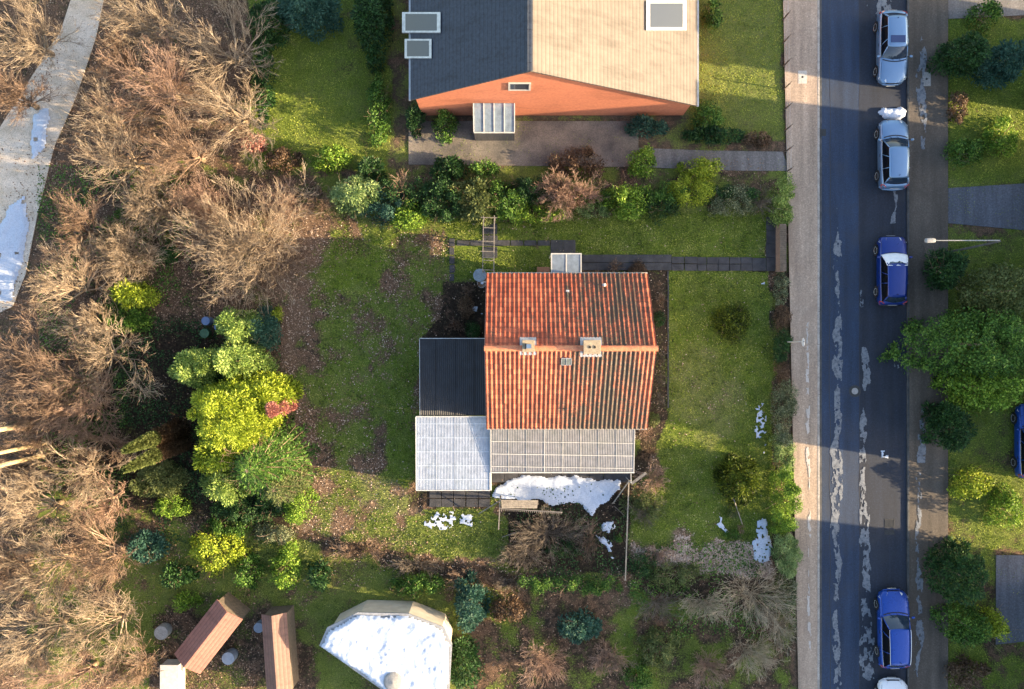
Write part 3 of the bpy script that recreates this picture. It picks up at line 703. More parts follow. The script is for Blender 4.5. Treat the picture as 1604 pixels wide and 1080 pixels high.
def tile_mat():
    m, t, b = new_mat('clay_tiles'); v = coords(t)
    sx = N(t, 'ShaderNodeSeparateXYZ'); t.links.new(v, sx.inputs[0])
    # one tone per tile
    cx = math_(t, 'FLOOR', math_(t, 'DIVIDE', math_(t, 'ADD', sx.outputs[0], 1.4), .2405)); yy = math_(t, 'DIVIDE', math_(t, 'ADD', sx.outputs[1], .2), .274); cy = math_(t, 'FLOOR', yy)
    cb = N(t, 'ShaderNodeCombineXYZ'); t.links.new(cx, cb.inputs[0]); t.links.new(cy, cb.inputs[1])
    wn = N(t, 'ShaderNodeTexWhiteNoise', noise_dimensions='2D'); t.links.new(cb.outputs[0], wn.inputs['Vector'])
    c = ramp(t, wn.outputs[0], [(0, (.24,.046,.018)), (.5, (.37,.080,.032)), (1, (.52,.13,.058))])
    c = mixc(t, 1.0, c, ramp(t, math_(t, 'PINGPONG', yy, .5), [(0, .68), (.10, .74), (.17, 1.), (1, 1.)]), 'MULTIPLY'); n1 = noise(t, v, 14, 4, .7); c = mixc(t, 1.0, c, ramp(t, n1, [(.3, .75), (.7, 1.15)]), 'MULTIPLY')  # dark line at each course overlap puts the step's shade into the colour
    # moss and soot running down the slope: columns of tiles, heavier to the right
    mp = N(t, 'ShaderNodeMapping'); mp.inputs['Scale'].default_value = (2.2, .28, .28); t.links.new(v, mp.inputs[0])
    ns = noise(t, mp.outputs[0], 1.6, 4, .65); nf = noise(t, v, 9, 5, .8)
    gx = N(t, 'ShaderNodeMapRange'); gx.inputs[1].default_value = .5; gx.inputs[2].default_value = 5.2; t.links.new(sx.outputs[0], gx.inputs[0]); gx.interpolation_type = 'SMOOTHSTEP'
    gx2 = N(t, 'ShaderNodeMapRange'); gx2.inputs[1].default_value = 7.4; gx2.inputs[2].default_value = 6.0; t.links.new(sx.outputs[0], gx2.inputs[0])
    gg = math_(t, 'MULTIPLY', gx.outputs[0], math_(t, 'ADD', math_(t, 'MULTIPLY', gx2.outputs[0], .6), .4))
    # lower part of the south slope is dirtier
    ys = N(t, 'ShaderNodeMapRange'); ys.inputs[1].default_value = -1.5; ys.inputs[2].default_value = -4.6; t.links.new(sx.outputs[1], ys.inputs[0])
    f = math_(t, 'ADD', math_(t, 'MULTIPLY', ns, 1.0), math_(t, 'MULTIPLY', math_(t, 'SUBTRACT', nf, .5), .9))
    f = math_(t, 'ADD', f, math_(t, 'MULTIPLY', gg, .26)); f = math_(t, 'ADD', f, math_(t, 'MULTIPLY', ys.outputs[0], .10))
    c = mixc(t, ramp(t, f, [(.57, 0.), (.78, .95)]), c, (.045,.035,.022))
    # pale lichen
    c = mixc(t, ramp(t, noise(t, v, 22, 3, .8), [(.68, 0.), (.76, .5)]), c, (.62,.42,.28))
    t.links.new(c, b.inputs['Base Color']); b.inputs['Roughness'].default_value = .62; bump(t, b, nf, .3, .01)
    return m
M['tile'] = tile_mat()
M['ridge'] = simple('ridge_tile', (.60,.25,.12), (.48,.15,.075), 4, .65, .3, fine=20)
M['render'] = simple('wall_render', (.62,.55,.45), (.48,.42,.34), 2, .9, .3)
M['white'] = simple('white_paint', (.55,.54,.52), (.42,.41,.39), 6, .5)
M['zinc'] = simple('zinc', (.55,.56,.57), (.38,.39,.40), 5, .45, metal=.5)
M['lead'] = simple('lead_flashing', (.40,.41,.43), (.26,.27,.29), 6, .5, metal=.2)
M['cap'] = simple('chimney_cap', (.36,.29,.20), (.24,.19,.13), 6, .85, .5, fine=25)
M['brick'] = simple('red_brick', (.36,.14,.09), (.22,.09,.06), 8, .85, .4, fine=30)
M['black'] = simple('black_void', (.01,.01,.01), (.008,.008,.008), 3, .8)
M['pot'] = simple('clay_pot', (.30,.17,.11), (.20,.11,.07), 9, .8)
def glassm(name, col, rough=.08, spec=.8):
    m, t, b = new_mat(name); b.inputs['Base Color'].default_value = (*col, 1); b.inputs['Roughness'].default_value = rough
    b.inputs['Specular IOR Level'].default_value = spec; b.inputs['IOR'].default_value = 1.55; return m
M['glass'] = glassm('window_glass', (.03,.04,.06), .15, .4)
M['carglass'] = glassm('car_glass', (.02,.035,.06), .05, .8)
M['sideglass'] = glassm('car_side_glass', (.004,.005,.008), .15, .15)

H0 = empty('house', (3.05, -.35, 0)); tag(H0, 'detached house with weathered red pantile roof and two chimneys', 'house')
def hp(o): o.parent = H0; o.matrix_parent_inverse = Matrix.Translation(-Vector(H0.location)); return o
X0, X1, YR, ZR, YN, YS, ZN, ZS = -1.42, 7.50, -.20, 7.35, 3.88, -4.62, 4.35, 4.25
mb = MB()     # walls with gables
wx0, wx1, wn, ws = X0+.18, X1-.18, YN-.38, YS+.38
zn = ZR-(ZR-ZN)*(wn-YR)/(YN-YR)-.12; zs = ZR-(ZR-ZS)*(YR-ws)/(YR-YS)-.12
for x in (wx0, wx1): pass
vs = [(wx0,ws,0),(wx0,wn,0),(wx0,wn,zn),(wx0,YR,ZR-.12),(wx0,ws,zs),(wx1,ws,0),(wx1,wn,0),(wx1,wn,zn),(wx1,YR,ZR-.12),(wx1,ws,zs)]
mb.add(vs, [(0,4,3,2,1),(5,6,7,8,9),(0,5,9,4),(1,2,7,6),(2,3,8,7),(3,4,9,8)])
hp(mb.build('wall', M['render']))
rf = empty('roof', (0,0,0)); hp(rf)
def rp(o): o.parent = rf; return o
tile_roof('roof_tiles', X0, X1, YR, ZR, YN, ZN, M['tile'], rf, rows=15)
tile_roof('roof_tiles', X0, X1, YR, ZR, YS, ZS, M['tile'], rf, rows=16)
mb = MB(); # ridge caps
x = X0-.02; k = 0
while x < X1-.05:
    x2 = min(x+.40, X1+.03); zz = ZR+.012+.012*(k % 2); n = 8
    vs = []
    for xx, rr in ((x, .125), (x2+.02, .14)):
        for i in range(n+1):
            a = math.pi*i/n; vs.append((xx, YR+rr*1.15*math.cos(a), zz+rr*.8*math.sin(a)-.0+.05))
    mb.add(vs, [(i, i+1, n+2+i, n+1+i) for i in range(n)]+[tuple(range(n+1)), tuple(range(n+1, 2*n+2))[::-1]])
    x += .40; k += 1
rp(mb.build('ridge_tiles', M['ridge']))
mb = MB()   # barge boards, soffit sheets under the tiles
for x in (X0+.01, X1-.03):
    for (ye, ze) in ((YN, ZN), (YS, ZS)): mb.bar((x, YR, ZR-.06), (x, ye, ze-.06), .035, .16)
for q in mb.build_each('barge_board', M['white']): rp(q)
mb = MB()
for (ye, ze) in ((YN, ZN), (YS, ZS)):
    mb.add([(X0+.03,YR,ZR-.03),(X1-.05,YR,ZR-.03),(X1-.05,ye,ze-.03),(X0+.03,ye,ze-.03)], [(0,1,2,3)])
rp(mb.build('roof_underlay', M['black']))
def gutter(y, z, x0, x1, r=.065):
    mb = MB(); n = 6; vs = []
    for x in (x0, x1):
        for q, rr in ((1, r), (0, r*.8)):
            for i in range(n+1):
                a = math.pi+math.pi*i/n; vs.append((x, y+rr*math.cos(a), z+rr*math.sin(a)))
    m = n+1; fs = []
    for i in range(n): fs += [(i, i+1, 2*m+i+1, 2*m+i), (m+i, 3*m+i, 3*m+i+1, m+i+1)]
    fs += [(0, 2*m, 3*m, m), (n, m+n, 3*m+n, 2*m+n)]; mb.add(vs, fs); return mb
rp(gutter(YN+.05, ZN-.0, X0+.02, X1-.02, .05).build('gutter', M['white'])); rp(gutter(YS-.05, ZS-.0, X0+.05, X1-.02, .04).build('gutter', M['white']))
# chimneys: masonry stack, concrete cap, pale flashing sheet lying over the ridge
def chimney(px0, px1, py0, py1, kind):
    zt = ZR+.55; x0, y1 = P(px0, py0, zt); x1, y0 = P(px1, py1, zt); cx, cy = (x0+x1)/2, (y0+y1)/2
    e = empty('chimney', (cx, cy, ZR)); e.parent = rf; hw, hh = (x1-x0)/2, (y1-y0)/2
    MB().box(-hw+.04,hw-.04,-hh+.04,hh-.04,-1.0,.49).build('stack', M['brick'], e)
    MB().box(-hw,hw,-hh,hh,.491,.56).build('cap', M['cap'], e, bevel=.012)
    if kind == 1:
        MB().box(-.10,.14,-.12,.10,.561,.66).build('flue', M['cap'], e); MB().box(-.17,-.101,-.16,.12,.561,.75).build('cowl', M['iron'], e)
        mb = MB(); mb.add([(-.10,-.12,.72),(.15,-.12,.84),(.15,.10,.84),(-.10,.10,.72),(-.10,-.12,.745),(.15,-.12,.865),(.15,.10,.865),(-.10,.10,.745)],[(0,3,2,1),(4,5,6,7),(0,1,5,4),(1,2,6,5),(2,3,7,6),(3,0,4,7)])
        mb.build('rain_hood', M['zinc'], e)
    else:
        for sx in (-.12, .13):
            MB().lathe([(.10,.561),(.10,.572),(.075,.574)], (sx,.0,0), 20).build('flue', M['cap'], e)
            MB().lathe([(.072,.575),(.072,.578)], (sx,.0,0), 16).build('flue_dark_disc', M['black'], e)  # flat black disc stands in for the shade inside the flue
    # flashing: ragged edge lead skirt lying on both slopes
    for sgn, ye, ze in ((1, YN, ZN), (-1, YS, ZS)):
        sl = (ZR-ze)/abs(ye-YR); mb = MB(); n = 14; W_ = hw+.12; vs = []; 
        for i in range(n+1):
            xx = -W_+2*W_*i/n; far = (hh+.14+(.03 if i % 2 else -.01)) 
            y1_ = sgn*far; y0_ = sgn*.0
            off = (cy-YR)
            vs += [(xx, y0_, .16-abs(y0_+off)*sl), (xx, y1_, .135-abs(y1_+off)*sl)]
        fs = [(2*i, 2*i+2, 2*i+3, 2*i+1) for i in range(n)]
        mb.add(vs, fs if sgn < 0 else [f[::-1] for f in fs]); mb.build('flashing', M['lead'], e)
chimney(818, 837, 533, 552, 1); chimney(914, 941, 533, 555, 2)
# roof hatch: two grey panes
z = 6.9; e = empty('roof_hatch', (*P(887,566,z), ZR-(abs(P(887,566,z)[1]-YR))*(ZR-ZS)/(YR-YS)+.10)); e.parent = rf; e.rotation_euler = (math.atan((ZR-ZS)/(YR-YS)), 0, 0)
for s in (-1, 1): MB().box(.01 if s > 0 else -.25, .25 if s > 0 else -.01, -.20, .20, .0, .05).build('pane', simple('hatch_glass', (.13,.15,.14), (.08,.09,.09), 8, .25), e, bevel=.02)
mb = MB()
for x in (-.27, .25): mb.box(x, x+.02, -.22, .22, -.06, .06)
mb.box(-.25, .25, .201, .225, -.06, .06); mb.box(-.25, .25, -.225, -.201, -.06, .06); mb.box(-.009, .009, -.2, .26, .0, .07)
mb.build('frame', M['zinc'], e)
def onroof(px, py, north):
    z = 5.5
    for _ in range(4):
        x, y = P(px, py, z); z = ZR-abs(y-YR)*((ZR-ZN)/(YN-YR) if north else (ZR-ZS)/(YR-YS))+.08
    return x, y, z
x, y, z = onroof(946, 447, True); e = empty('vent_pipe', (x,y,z)); e.parent = rf
MB().lathe([(.06,-.1),(.06,.16)], n=14).build('pipe', M['white'], e); MB().lathe([(.10,.161),(.10,.19),(.03,.24)], n=16).build('vent_cap', M['white'], e)
x, y, z = onroof(889, 457, True); rp(MB().box(x-.09,x+.09,y-.09,y+.09,z-.05,z+.03).build('vent_tile', M['zinc'], bevel=.02))
x, y, z = onroof(887, 641, False); rp(MB().lathe([(.04,-.1),(.04,.12),(.055,.13),(.055,.17)], (x,y,z), 14).build('vent_pipe', M['iron']))
# windows, door
def window(xc, zc, w, h, y, facing, parent):
    e = empty('window', (xc, y, zc)); parent(e); e.rotation_euler = (0,0,{'s':0,'n':math.pi,'e':math.pi/2,'w':-math.pi/2}[facing])
    MB().box(-w/2,w/2,-.012,.05,-h/2,h/2).build('pane', M['glass'], e)
    mb = MB(); f = .06
    mb.box(-w/2-f,-w/2,-.04,.05,-h/2-f,h/2+f); mb.box(w/2,w/2+f,-.04,.05,-h/2-f,h/2+f); mb.box(-w/2,w/2,-.04,.05,h/2,h/2+f); mb.box(-w/2,w/2,-.04,.05,-h/2-f,-h/2); mb.box(-.025,.025,-.035,-.013,-h/2,h/2)
    mb.build('frame', M['white'], e); MB().box(-w/2-.1,w/2+.1,-.14,-.041,-h/2-f-.04,-h/2-f).build('sill', M['concrete'], e)
for xx in (.3, 5.6): window(xx, 1.6, 1.2, 1.2, wn, 'n', hp)
for yy in (1.6, -2.2):
    e = empty('w', (0,0,0)); bpy.data.objects.remove(e)
def windowx(x, yc, zc, w, h, facing, parent):
    e = empty('window', (x, yc, zc)); parent(e); e.rotation_euler = (0,0,math.pi/2 if facing == 'e' else -math.pi/2)
    MB().box(-w/2,w/2,-.012,.05,-h/2,h/2).build('pane', M['glass'], e)
    mb = MB(); f = .06
    mb.box(-w/2-f,-w/2,-.04,.05,-h/2-f,h/2+f); mb.box(w/2,w/2+f,-.04,.05,-h/2-f,h/2+f); mb.box(-w/2,w/2,-.04,.05,h/2,h/2+f); mb.box(-w/2,w/2,-.04,.05,-h/2-f,-h/2)
    mb.build('frame', M['white'], e)
for yy in (1.7, -2.2): windowx(wx1, yy, 1.6, 1.4, 1.3, 'e', hp)
windowx(wx1, -.2, 4.7, 1.0, 1.1, 'e', hp); windowx(wx0, 1.9, 1.6, 1.0, 1.2, 'w', hp)
e = empty('door', (3.1, wn, 0)); hp(e); MB().box(-.48,.48,0,.04,.05,2.1).build('door_leaf', M['brick'], e); MB().box(.33,.40,.041,.09,1.0,1.06).build('handle', M['zinc'], e)
# downpipe
hp(MB().tube([(X0+.1, YN+.05, ZN-.06),(X0+.1, wn+.06, ZN-.5),(X0+.1, wn+.06, 0)], .04).build('downpipe', M['zinc']))
# porch canopy: glazed, white frame
def clear(name, col, rough, trans=.35):
    m, t, b = new_mat(name); v = coords(t)
    c = ramp(t, noise(t, v, 3, 5, .7), [(.3, tuple(x*.6 for x in col)), (.7, col)]); t.links.new(c, b.inputs['Base Color'])
    b.inputs['Roughness'].default_value = rough; b.inputs['Specular IOR Level'].default_value = .7
    tr = N(t, 'ShaderNodeBsdfTransparent'); tr.inputs[0].default_value = (.8,.85,.9,1); mx = N(t, 'ShaderNodeMixShader'); mx.inputs[0].default_value = trans
    t.links.new(b.outputs[0], mx.inputs[1]); t.links.new(tr.outputs[0], mx.inputs[2]); t.links.new(mx.outputs[0], t.nodes['Material Output'].inputs[0]); return m
M['porchglass'] = clear('porch_glass', (.27,.33,.42), .12, .3)
zc = 2.55; xa, ya = P(863, 397, zc); xb, _ = P(911, 397, zc); e = empty('porch_canopy', (0,0,0)); hp(e)
mb = MB(); yb = YN-.1
for (a0, a1) in ((xa+.06, (xa+xb)/2-.03), ((xa+xb)/2+.03, xb-.06)): mb.box(a0, a1, ya+.06-.12, yb, zc-.02, zc-.004) if False else mb.box(a0, a1, wn+.01, ya-.06, zc-.02, zc-.004)
mb.build('canopy_pane', M['porchglass'], e)
mb = MB()
for x in (xa, (xa+xb)/2-.03, xb-.06): mb.box(x, x+.06, wn+.005, ya-.061, zc-.06, zc+.02)
mb.box(xa, xb, ya-.06, ya, zc-.07, zc+.02); mb.box(xa+.062,xb-.062,ya-.65,ya-.63,zc-.05,zc-.022)
mb.build('canopy_frame', M['white'], e)
mb = MB()
for x in (xa, xb-.06): mb.box(x, x+.06, ya-.06, ya, 0, zc-.071)
mb.build_each('canopy_post', M['white'], e)
MB().box(xa+.3,xb-.3,wn+.05,ya-.3,0,.12).build('step', M['concrete_grey'], e, bevel=.01)
# corrugated sheets
def corr(name, x0, x1, y0, y1, z0, z1, pitch, amp, mat, parent, thick=.0):
    """ribs run along y; z0 at y0, z1 at y1"""
    n = int(round((x1-x0)/pitch)); t = np.arange(n*6+1)/6; xs = x0+(x1-x0)*t/n; zz = amp*np.sin(2*np.pi*t)
    V = np.concatenate([np.stack([xs, np.full(xs.shape, y), z+zz], -1) for y, z in ((y0, z0), ((y0+y1)/2, (z0+z1)/2), (y1, z1))])
    m = len(xs); i = np.arange(3*m).reshape(3, m); F = np.stack([i[:-1,:-1], i[:-1,1:], i[1:,1:], i[1:,:-1]], -1).reshape(-1, 4)
    return mesh_np(name, V, F, mat, parent)
M['veranda'] = clear('veranda_sheet', (.25,.245,.255), .3, .10)
V0 = empty('veranda', (0,0,0)); hp(V0)
za, zb_ = 3.0, 2.5
vx0, _ = P(768, 0, 2.6); vx1, _ = P(994, 0, 2.6); vy1 = ws-.02; vy0 = P(0, 740, zb_)[1]
corr('roof_sheet', vx0+.04, vx1-.04, vy0, vy1, zb_, za, .095, .008, M['veranda'], V0)
def vz(y): return zb_+(za-zb_)*(y-vy0)/(vy1-vy0)
mb = MB()
for i in range(9):
    x = vx0+.03+(vx1-vx0-.06)*i/8; w = .035 if i in (0,3,8) else .016
    mb.bar((x, vy0, zb_+.022), (x, vy1, za+.022), w, .012)
mb.build('glazing_bar', M['white'], V0)
mb = MB()
for py, w in ((691,.035),(711,.04),(731,.035)):
    y = P(0, py, 2.6)[1]; mb.bar((vx0+.02, y, vz(y)+.036), (vx1-.1, y-.12, vz(y-.12)+.036), w, .012)
mb.bar((vx0, vy0-.02, zb_), (vx1, vy0-.02, zb_), .06, .10)
mb.build('crossbar', M['white'], V0)
mb = MB()
for i in range(5):
    x = vx0+.05+(vx1-vx0-.1)*i/4; mb.box(x-.04, x+.04, vy0+.02, vy0+.10, 0, zb_-.04)
mb.build_each('post', M['white'], V0)
MB().box(vx0+.1,vx1-.1,vy0+.045,vy0+.06,.6,zb_-.06).build('front_glazing', M['glass'], V0)
MB().box(vx0+.1,vx1-.1,vy0+.04,vy0+.09,.0,.598).build('low_wall', M['render'], V0)
# back annexes
M['bitumen'] = simple('bitumen_sheet', (.022,.026,.036), (.012,.014,.02), 1.5, .45, .3, fine=18, spec=.4)
M['poly'] = clear('polycarbonate', (.37,.42,.52), .22, .10)
A1 = empty('lean_to_shed', (*P(706, 590, 0), 0)); tag(A1, 'lean-to shed with dark corrugated roof on the left side of the house', 'shed')
def rel(o, r):
    if isinstance(o, list): return [rel(q, r) for q in o]
    o.parent = r; o.matrix_parent_inverse = Matrix.Translation(-Vector(r.location)); return o
ax0, ay1 = P(658, 531, 2.7); ay0 = P(0, 652, 2.6)[1]; ax1 = wx0-.01
rel(corr('roof_sheet', ax0, ax1, ay0+.02, ay1, 2.58, 2.75, .115, .018, M['bitumen'], None), A1)
rel(MB().box(ax0+.1, ax1, ay0+.04, ay1-.12, 0, 2.52).build('wall', simple('timber_wall', (.12,.09,.06), (.07,.05,.035), 5, .85)), A1)
mb = MB(); mb.bar((ax0-.02, ay1+.02, 2.75), (ax1, ay1+.02, 2.75), .04, .08); mb.bar((ax0-.02, ay0, 2.58), (ax0-.02, ay1, 2.75), .03, .08)
rel(mb.build('edge_trim', M['zinc']), A1)
mb = MB()
for x in np.linspace(ax0+.9, ax1-.9, 3): mb.bar((x, ay0+.03, 2.605), (x, ay1, 2.775), .012, .01)
rel(mb.build('sheet_seam', M['black']), A1)
M['poly_strip'] = simple('pale_strip', (.48,.54,.64), (.42,.48,.56), 3, .4)
A2 = empty('carport', (*P(709, 705, 0), 0)); tag(A2, 'carport with pale translucent corrugated roof behind the house', 'carport')
bx0, by1 = P(652, 653, 2.55); bx1, by0 = P(767, 768, 2.4); by1 = ay0-.03
rel(corr('roof_sheet', bx0, bx1, by0, by1, 2.38, 2.62, .085, .006, M['poly'], None), A2)
mb = MB()
for py in (664, 686, 708, 730, 752):
    y = P(0, py, 2.5)[1]; z = 2.38+.24*(y-by0)/(by1-by0); mb.bar((bx0+.03, y, z+.010), (bx1-.03, y, z+.010), .03, .004)
rel(mb.build('fixing_strip', M['poly_strip']), A2)
mb = MB()
for x in (bx0+(bx1-bx0)*.27, bx0+(bx1-bx0)*.52): mb.bar((x, by0, 2.39), (x, by1, 2.63), .022, .006)
rel(mb.build('sheet_seam', M['zinc']), A2)
mb = MB(); mb.bar((bx0-.02, by0-.02, 2.37), (bx1+.02, by0-.02, 2.37), .05, .08); mb.bar((bx0-.02, by0, 2.38), (bx0-.02, by1, 2.62), .04, .08); mb.bar((bx1+.02, by0, 2.38), (bx1+.02, by1, 2.62), .04, .08)
mb.bar((bx0, by1+.0, 2.66), (bx1, by1+.0, 2.66), .06, .04)
rel(mb.build('edge_trim', M['white']), A2)
mb = MB()
for x in (bx0+.1, bx1-.1):
    for y in (by0+.1, (by0+by1)/2, by1-.15): mb.box(x-.05, x+.05, y-.05, y+.05, 0, 2.36)
rel(mb.build_each('post', M['white']), A2)
rel(MB().box(bx0+.06, bx0+.09, by0+.16, by1-.21, .0, 2.3).build('side_wall', simple('boards', (.30,.27,.23), (.16,.14,.12), 6, .8)), A2)
rel(MB().tube([(bx1+.05, by1-2.6, 2.45), (bx1+.07, by0, 2.40), (bx1+.03, by0-.05, .1)], .035).build('downpipe', M['white']), A2)

# ------------------------------------------------------------------ garden furniture and fences
M['wood'] = simple('weathered_wood', (.34,.29,.23), (.19,.16,.125), 7, .85, .5, fine=30)
M['wood_dark'] = simple('dark_wood', (.17,.13,.10), (.09,.07,.05), 7, .85, .5, fine=30)
M['wood_grey'] = simple('grey_wood', (.26,.23,.20), (.16,.14,.12), 7, .85, .5, fine=30)
# rose pergola over the side path (seen as a ladder)
z = 1.9; e = empty('garden_trellis', (*P(766, 385, 0), 0)); tag(e, 'weathered ladder-like wooden trellis spanning the side path behind the rain barrel', 'trellis')
L = []
def g(px, py, z): v = P3(px, py, z); return v
mb = MB()
mb.bar(g(757.5,338,z), g(756,427,z), .04, .05); mb.bar(g(774.5,338,z), g(773.5,428,z), .05, .05)
rel(mb.build_each('rail', M['wood_grey']), e)
mb = MB()
for py, px0, px1 in ((341,753,779),(357,757,776),(378,755,775),(394,753,775),(404,757,774),(408,757,774),(423,757,774)):
    mb.bar(g(px0,py,z+.05), g(px1,py+.5,z+.05), .035, .03)
rel(mb.build_each('rung', M['wood_grey']), e)
mb = MB()
for px, py in ((757.5,341),(774.5,341),(756.5,424),(773.5,424)):
    a = g(px,py,z); mb.box(a[0]-.03,a[0]+.03,a[1]-.03,a[1]+.03,0,z-.03)
rel(mb.build_each('post', M['wood_grey']), e)
# rain barrel and the pot on it
M['barrel'] = simple('barrel_plastic', (.20,.26,.32), (.13,.17,.21), 4, .5, fine=20)
z = .95; x, y = P(751.5, 431.5, z); e = empty('rain_barrel', (x,y,0)); tag(e, 'round grey-blue rain barrel with a lid beside the house corner', 'barrel')
MB().lathe([(.30,0),(.36,.3),(.37,.6),(.35,.88)], n=28).build('barrel_body', M['barrel'], e, smooth=True); MB().lathe([(.385,.881),(.39,.92),(.36,.94),(.02,.955)], n=28).build('lid', M['barrel'], e)
x, y = P(754, 440, .8); e = empty('leaf_bucket', (x+.02,y-.16,0)); tag(e, 'round tub full of brown leaves and ice under the roof edge', 'tub')
MB().lathe([(.20,0),(.26,.8),(.27,.82),(.24,.82),(.235,.74),(.0,.74)], n=24).build('tub', M['concrete_grey'], e, smooth=False)
a_ = rng.uniform(0,6.28,160); q = np.sqrt(rng.random(160))*.22
V, F = leaves_np(rng, np.stack([np.cos(a_)*q, np.sin(a_)*q, rng.uniform(.76,.83,160)], -1), rng.normal(0,1,(160,3))*[1,1,.3], rng.normal(0,.5,(160,3))+[0,0,1], np.full(160,.09)); mesh_np('leaf_fill', V, F, M['deadleaf'], e)
MB().lathe([(.09,.80),(.10,.85),(.05,.88)], (.03,.03,0), 7).build('ice_lump', M['snow'], e)
MB().tube([(.05,.1,.88),(.3,.06,.86)], .03, 8).build('inlet_pipe', M['white'], e)
# doormat / crate at the porch
x, y = P(851, 422, .1); e = tag(MB().box(-.38,.38,-.17,.17,0,.25).build('door_crate', simple('rust_crate', (.22,.08,.045), (.13,.05,.03), 6, .8)), 'rust-brown slatted crate left of the porch canopy', 'crate'); e.location = (x, y-.05, 0)
mb = MB()
for k in range(5): mb.box(-.38,.38,-.16+k*.068,-.115+k*.068,.2505,.27)
mb.build('slats', M['pot'], e)
# log stack frame at the terrace edge: planks, cross pole, uprights
e = empty('log_shelter', (*P(815, 800, 0), 0)); tag(e, 'collapsed wooden shelter frame with grey planks beside the big snow patch', 'frame')
mb = MB()
for k in range(4):
    z = 1.35; mb.bar(g(785+k*.3, 785+k*3.3, z+.02*k), g(843-k*.5, 785.5+k*3.2, z+.02*k), .115, .035)
rel(mb.build_each('plank', M['wood']), e)
mb = MB(); mb.bar(g(783,797,1.3), g(881,803,1.3), .06, .06); mb.bar(g(783.5,782,1.3), g(781,830,1.3), .06, .06)
rel(mb.build_each('top_pole', M['wood_grey']), e)
rel(MB().bar(g(750,805,.25), g(784,784,1.3), .055, .05).build('brace_pole', M['wood_grey']), e)
mb = MB()
for px, py in ((784,783),(781,829),(880,803),(843,790)): a = g(px,py,1.28); mb.box(a[0]-.035,a[0]+.035,a[1]-.035,a[1]+.035,0,1.26)
rel(mb.build_each('post', M['wood_dark']), e)
mb = MB()
for k in range(30): a = g(786+k*3.2,799+k*.19,1.33); mb.bar((a[0],a[1]-.05,1.35),(a[0],a[1]+.05,1.35),.03,.02)
rel(mb.build_each('batten', M['wood_grey']), e)
e = empty('rail_fence', (*P(982, 820, 0), 0)); tag(e, 'broken grey pole fence running down from the veranda corner', 'fence')
rel(MB().bar(g(985,756,1.0), g(979.5,910,.9), .07, .06).build('top_rail', M['wood']), e)
mb = MB()
for px, py in ((985,758),(983,800),(981,850),(980,905)): a = g(px,py,.97); mb.box(a[0]-.04,a[0]+.04,a[1]-.04,a[1]+.04,0,.93)
rel(mb.build_each('post', M['wood_dark']), e)
e = tag(MB().bar(g(960,789,.1), g(986,753,1.5), .06, .05).build('leaning_pole', M['wood']), 'grey pole leaning from the snow up to the fence top', 'pole')
e = tag(MB().bar(g(989,758,1.2), g(1012,741,1.45), .16, .05).build('loose_plank', M['wood_grey']), 'short broad loose plank sticking out by the veranda corner', 'plank')
e = tag(MB().bar(g(962,793,.08), g(978,808,.5), .05, .05).build('fallen_branch', M['wood_dark']), 'dark fallen branch lying across the bed below the leaning pole', 'branch')
e = tag(MB().bar(g(786,842,.15), g(808,834,.4), .03, .03).build('garden_cane', M['wood_grey']), 'thin cane lying below the collapsed shelter frame', 'cane')
x = P(988.5,0,2.3)[0]; e = tag(MB().bar(g(988.5,742,2.45), g(988.5,757,2.3), .03, .03).bar(g(988.5,757,2.3), (x, g(0,757,2.3)[1], 0), .03, .03).build('washing_line_post', M['white']), 'thin white post at the right front corner of the veranda', 'post')
# stake by the small conifer on the front lawn
e = tag(MB().tube([g(1163,822,.06), g(1149,781,1.4)], [.035,.03], 8).build('wooden_stake', M['wood_grey']), 'tan wooden stake leaning at the conifer on the front lawn', 'stake')
# barrels in the wood
def barrel(px, py, r, h, lab, mat, ring=False):
    x, y = P(px, py, h); e = empty('plastic_barrel', (x,y,0)); tag(e, lab, 'barrel', None); r = RP(r, h)
    MB().lathe([(r*.9,0),(r,.25*h),(r,.75*h),(r*.9,h*.97),(r*.93,h*.985)], n=26).build('barrel_body', mat, e, smooth=True)
    if ring: MB().lathe([(r*.98,h*.986),(r*.98,h),(r*.75,h),(r*.75,h*.9),(0,h*.9)], n=26).build('rim', mat, e)
    else: MB().lathe([(r*.98,h*.986),(r*.98,h),(r*.8,h*1.01),(.01,h*1.015)], n=26).build('lid', mat, e)
M['blueplastic'] = simple('blue_plastic', (.13,.20,.38), (.09,.14,.27), 4, .5); M['greenplastic'] = simple('green_plastic', (.05,.14,.07), (.03,.08,.04), 4, .5)
barrel(322,503,6.8,.9,'blue lidded barrel in the shade by the conifers', M['blueplastic']); barrel(342,512,7,.85,'blue open barrel half under the pale conifer', M['blueplastic'], True); barrel(320,522.5,7.4,.6,'green round tub below the blue lidded barrel', M['greenplastic'], True)
# low brick wall beside the gate, fence of the next garden
x0, y1 = P(1222, 351, .9); x1, y0 = P(1231, 425, .9)
def brickmat():
    m, t, b = new_mat('brick_wall'); v = coords(t, scale=(1,1,1)); br_ = N(t, 'ShaderNodeTexBrick'); t.links.new(v, br_.inputs[0])
    br_.inputs['Scale'].default_value = 9; br_.inputs['Color1'].default_value = (.30,.17,.12,1); br_.inputs['Color2'].default_value = (.20,.12,.09,1); br_.inputs['Mortar'].default_value = (.35,.32,.28,1); br_.inputs['Mortar Size'].default_value = .03
    t.links.new(mixc(t, .35, br_.outputs[0], ramp(t, noise(t, v, 12), [(.3, (.08,.06,.05)), (.7, (.32,.25,.2))])), b.inputs['Base Color']); b.inputs['Roughness'].default_value = .9; return m
e = tag(MB().box(x0,x1,y0,y1,0,.9).build('brick_wall', brickmat(), bevel=.02), 'low brick wall between garden path and pavement below the yellow-green hedge', 'wall')
mb = MB()
y = y0
while y < y1-.1: mb.box(x0-.02, x1+.02, y+.005, y+.11, .901, .95); y += .12
mb.build('coping', M['wood_dark'], e)
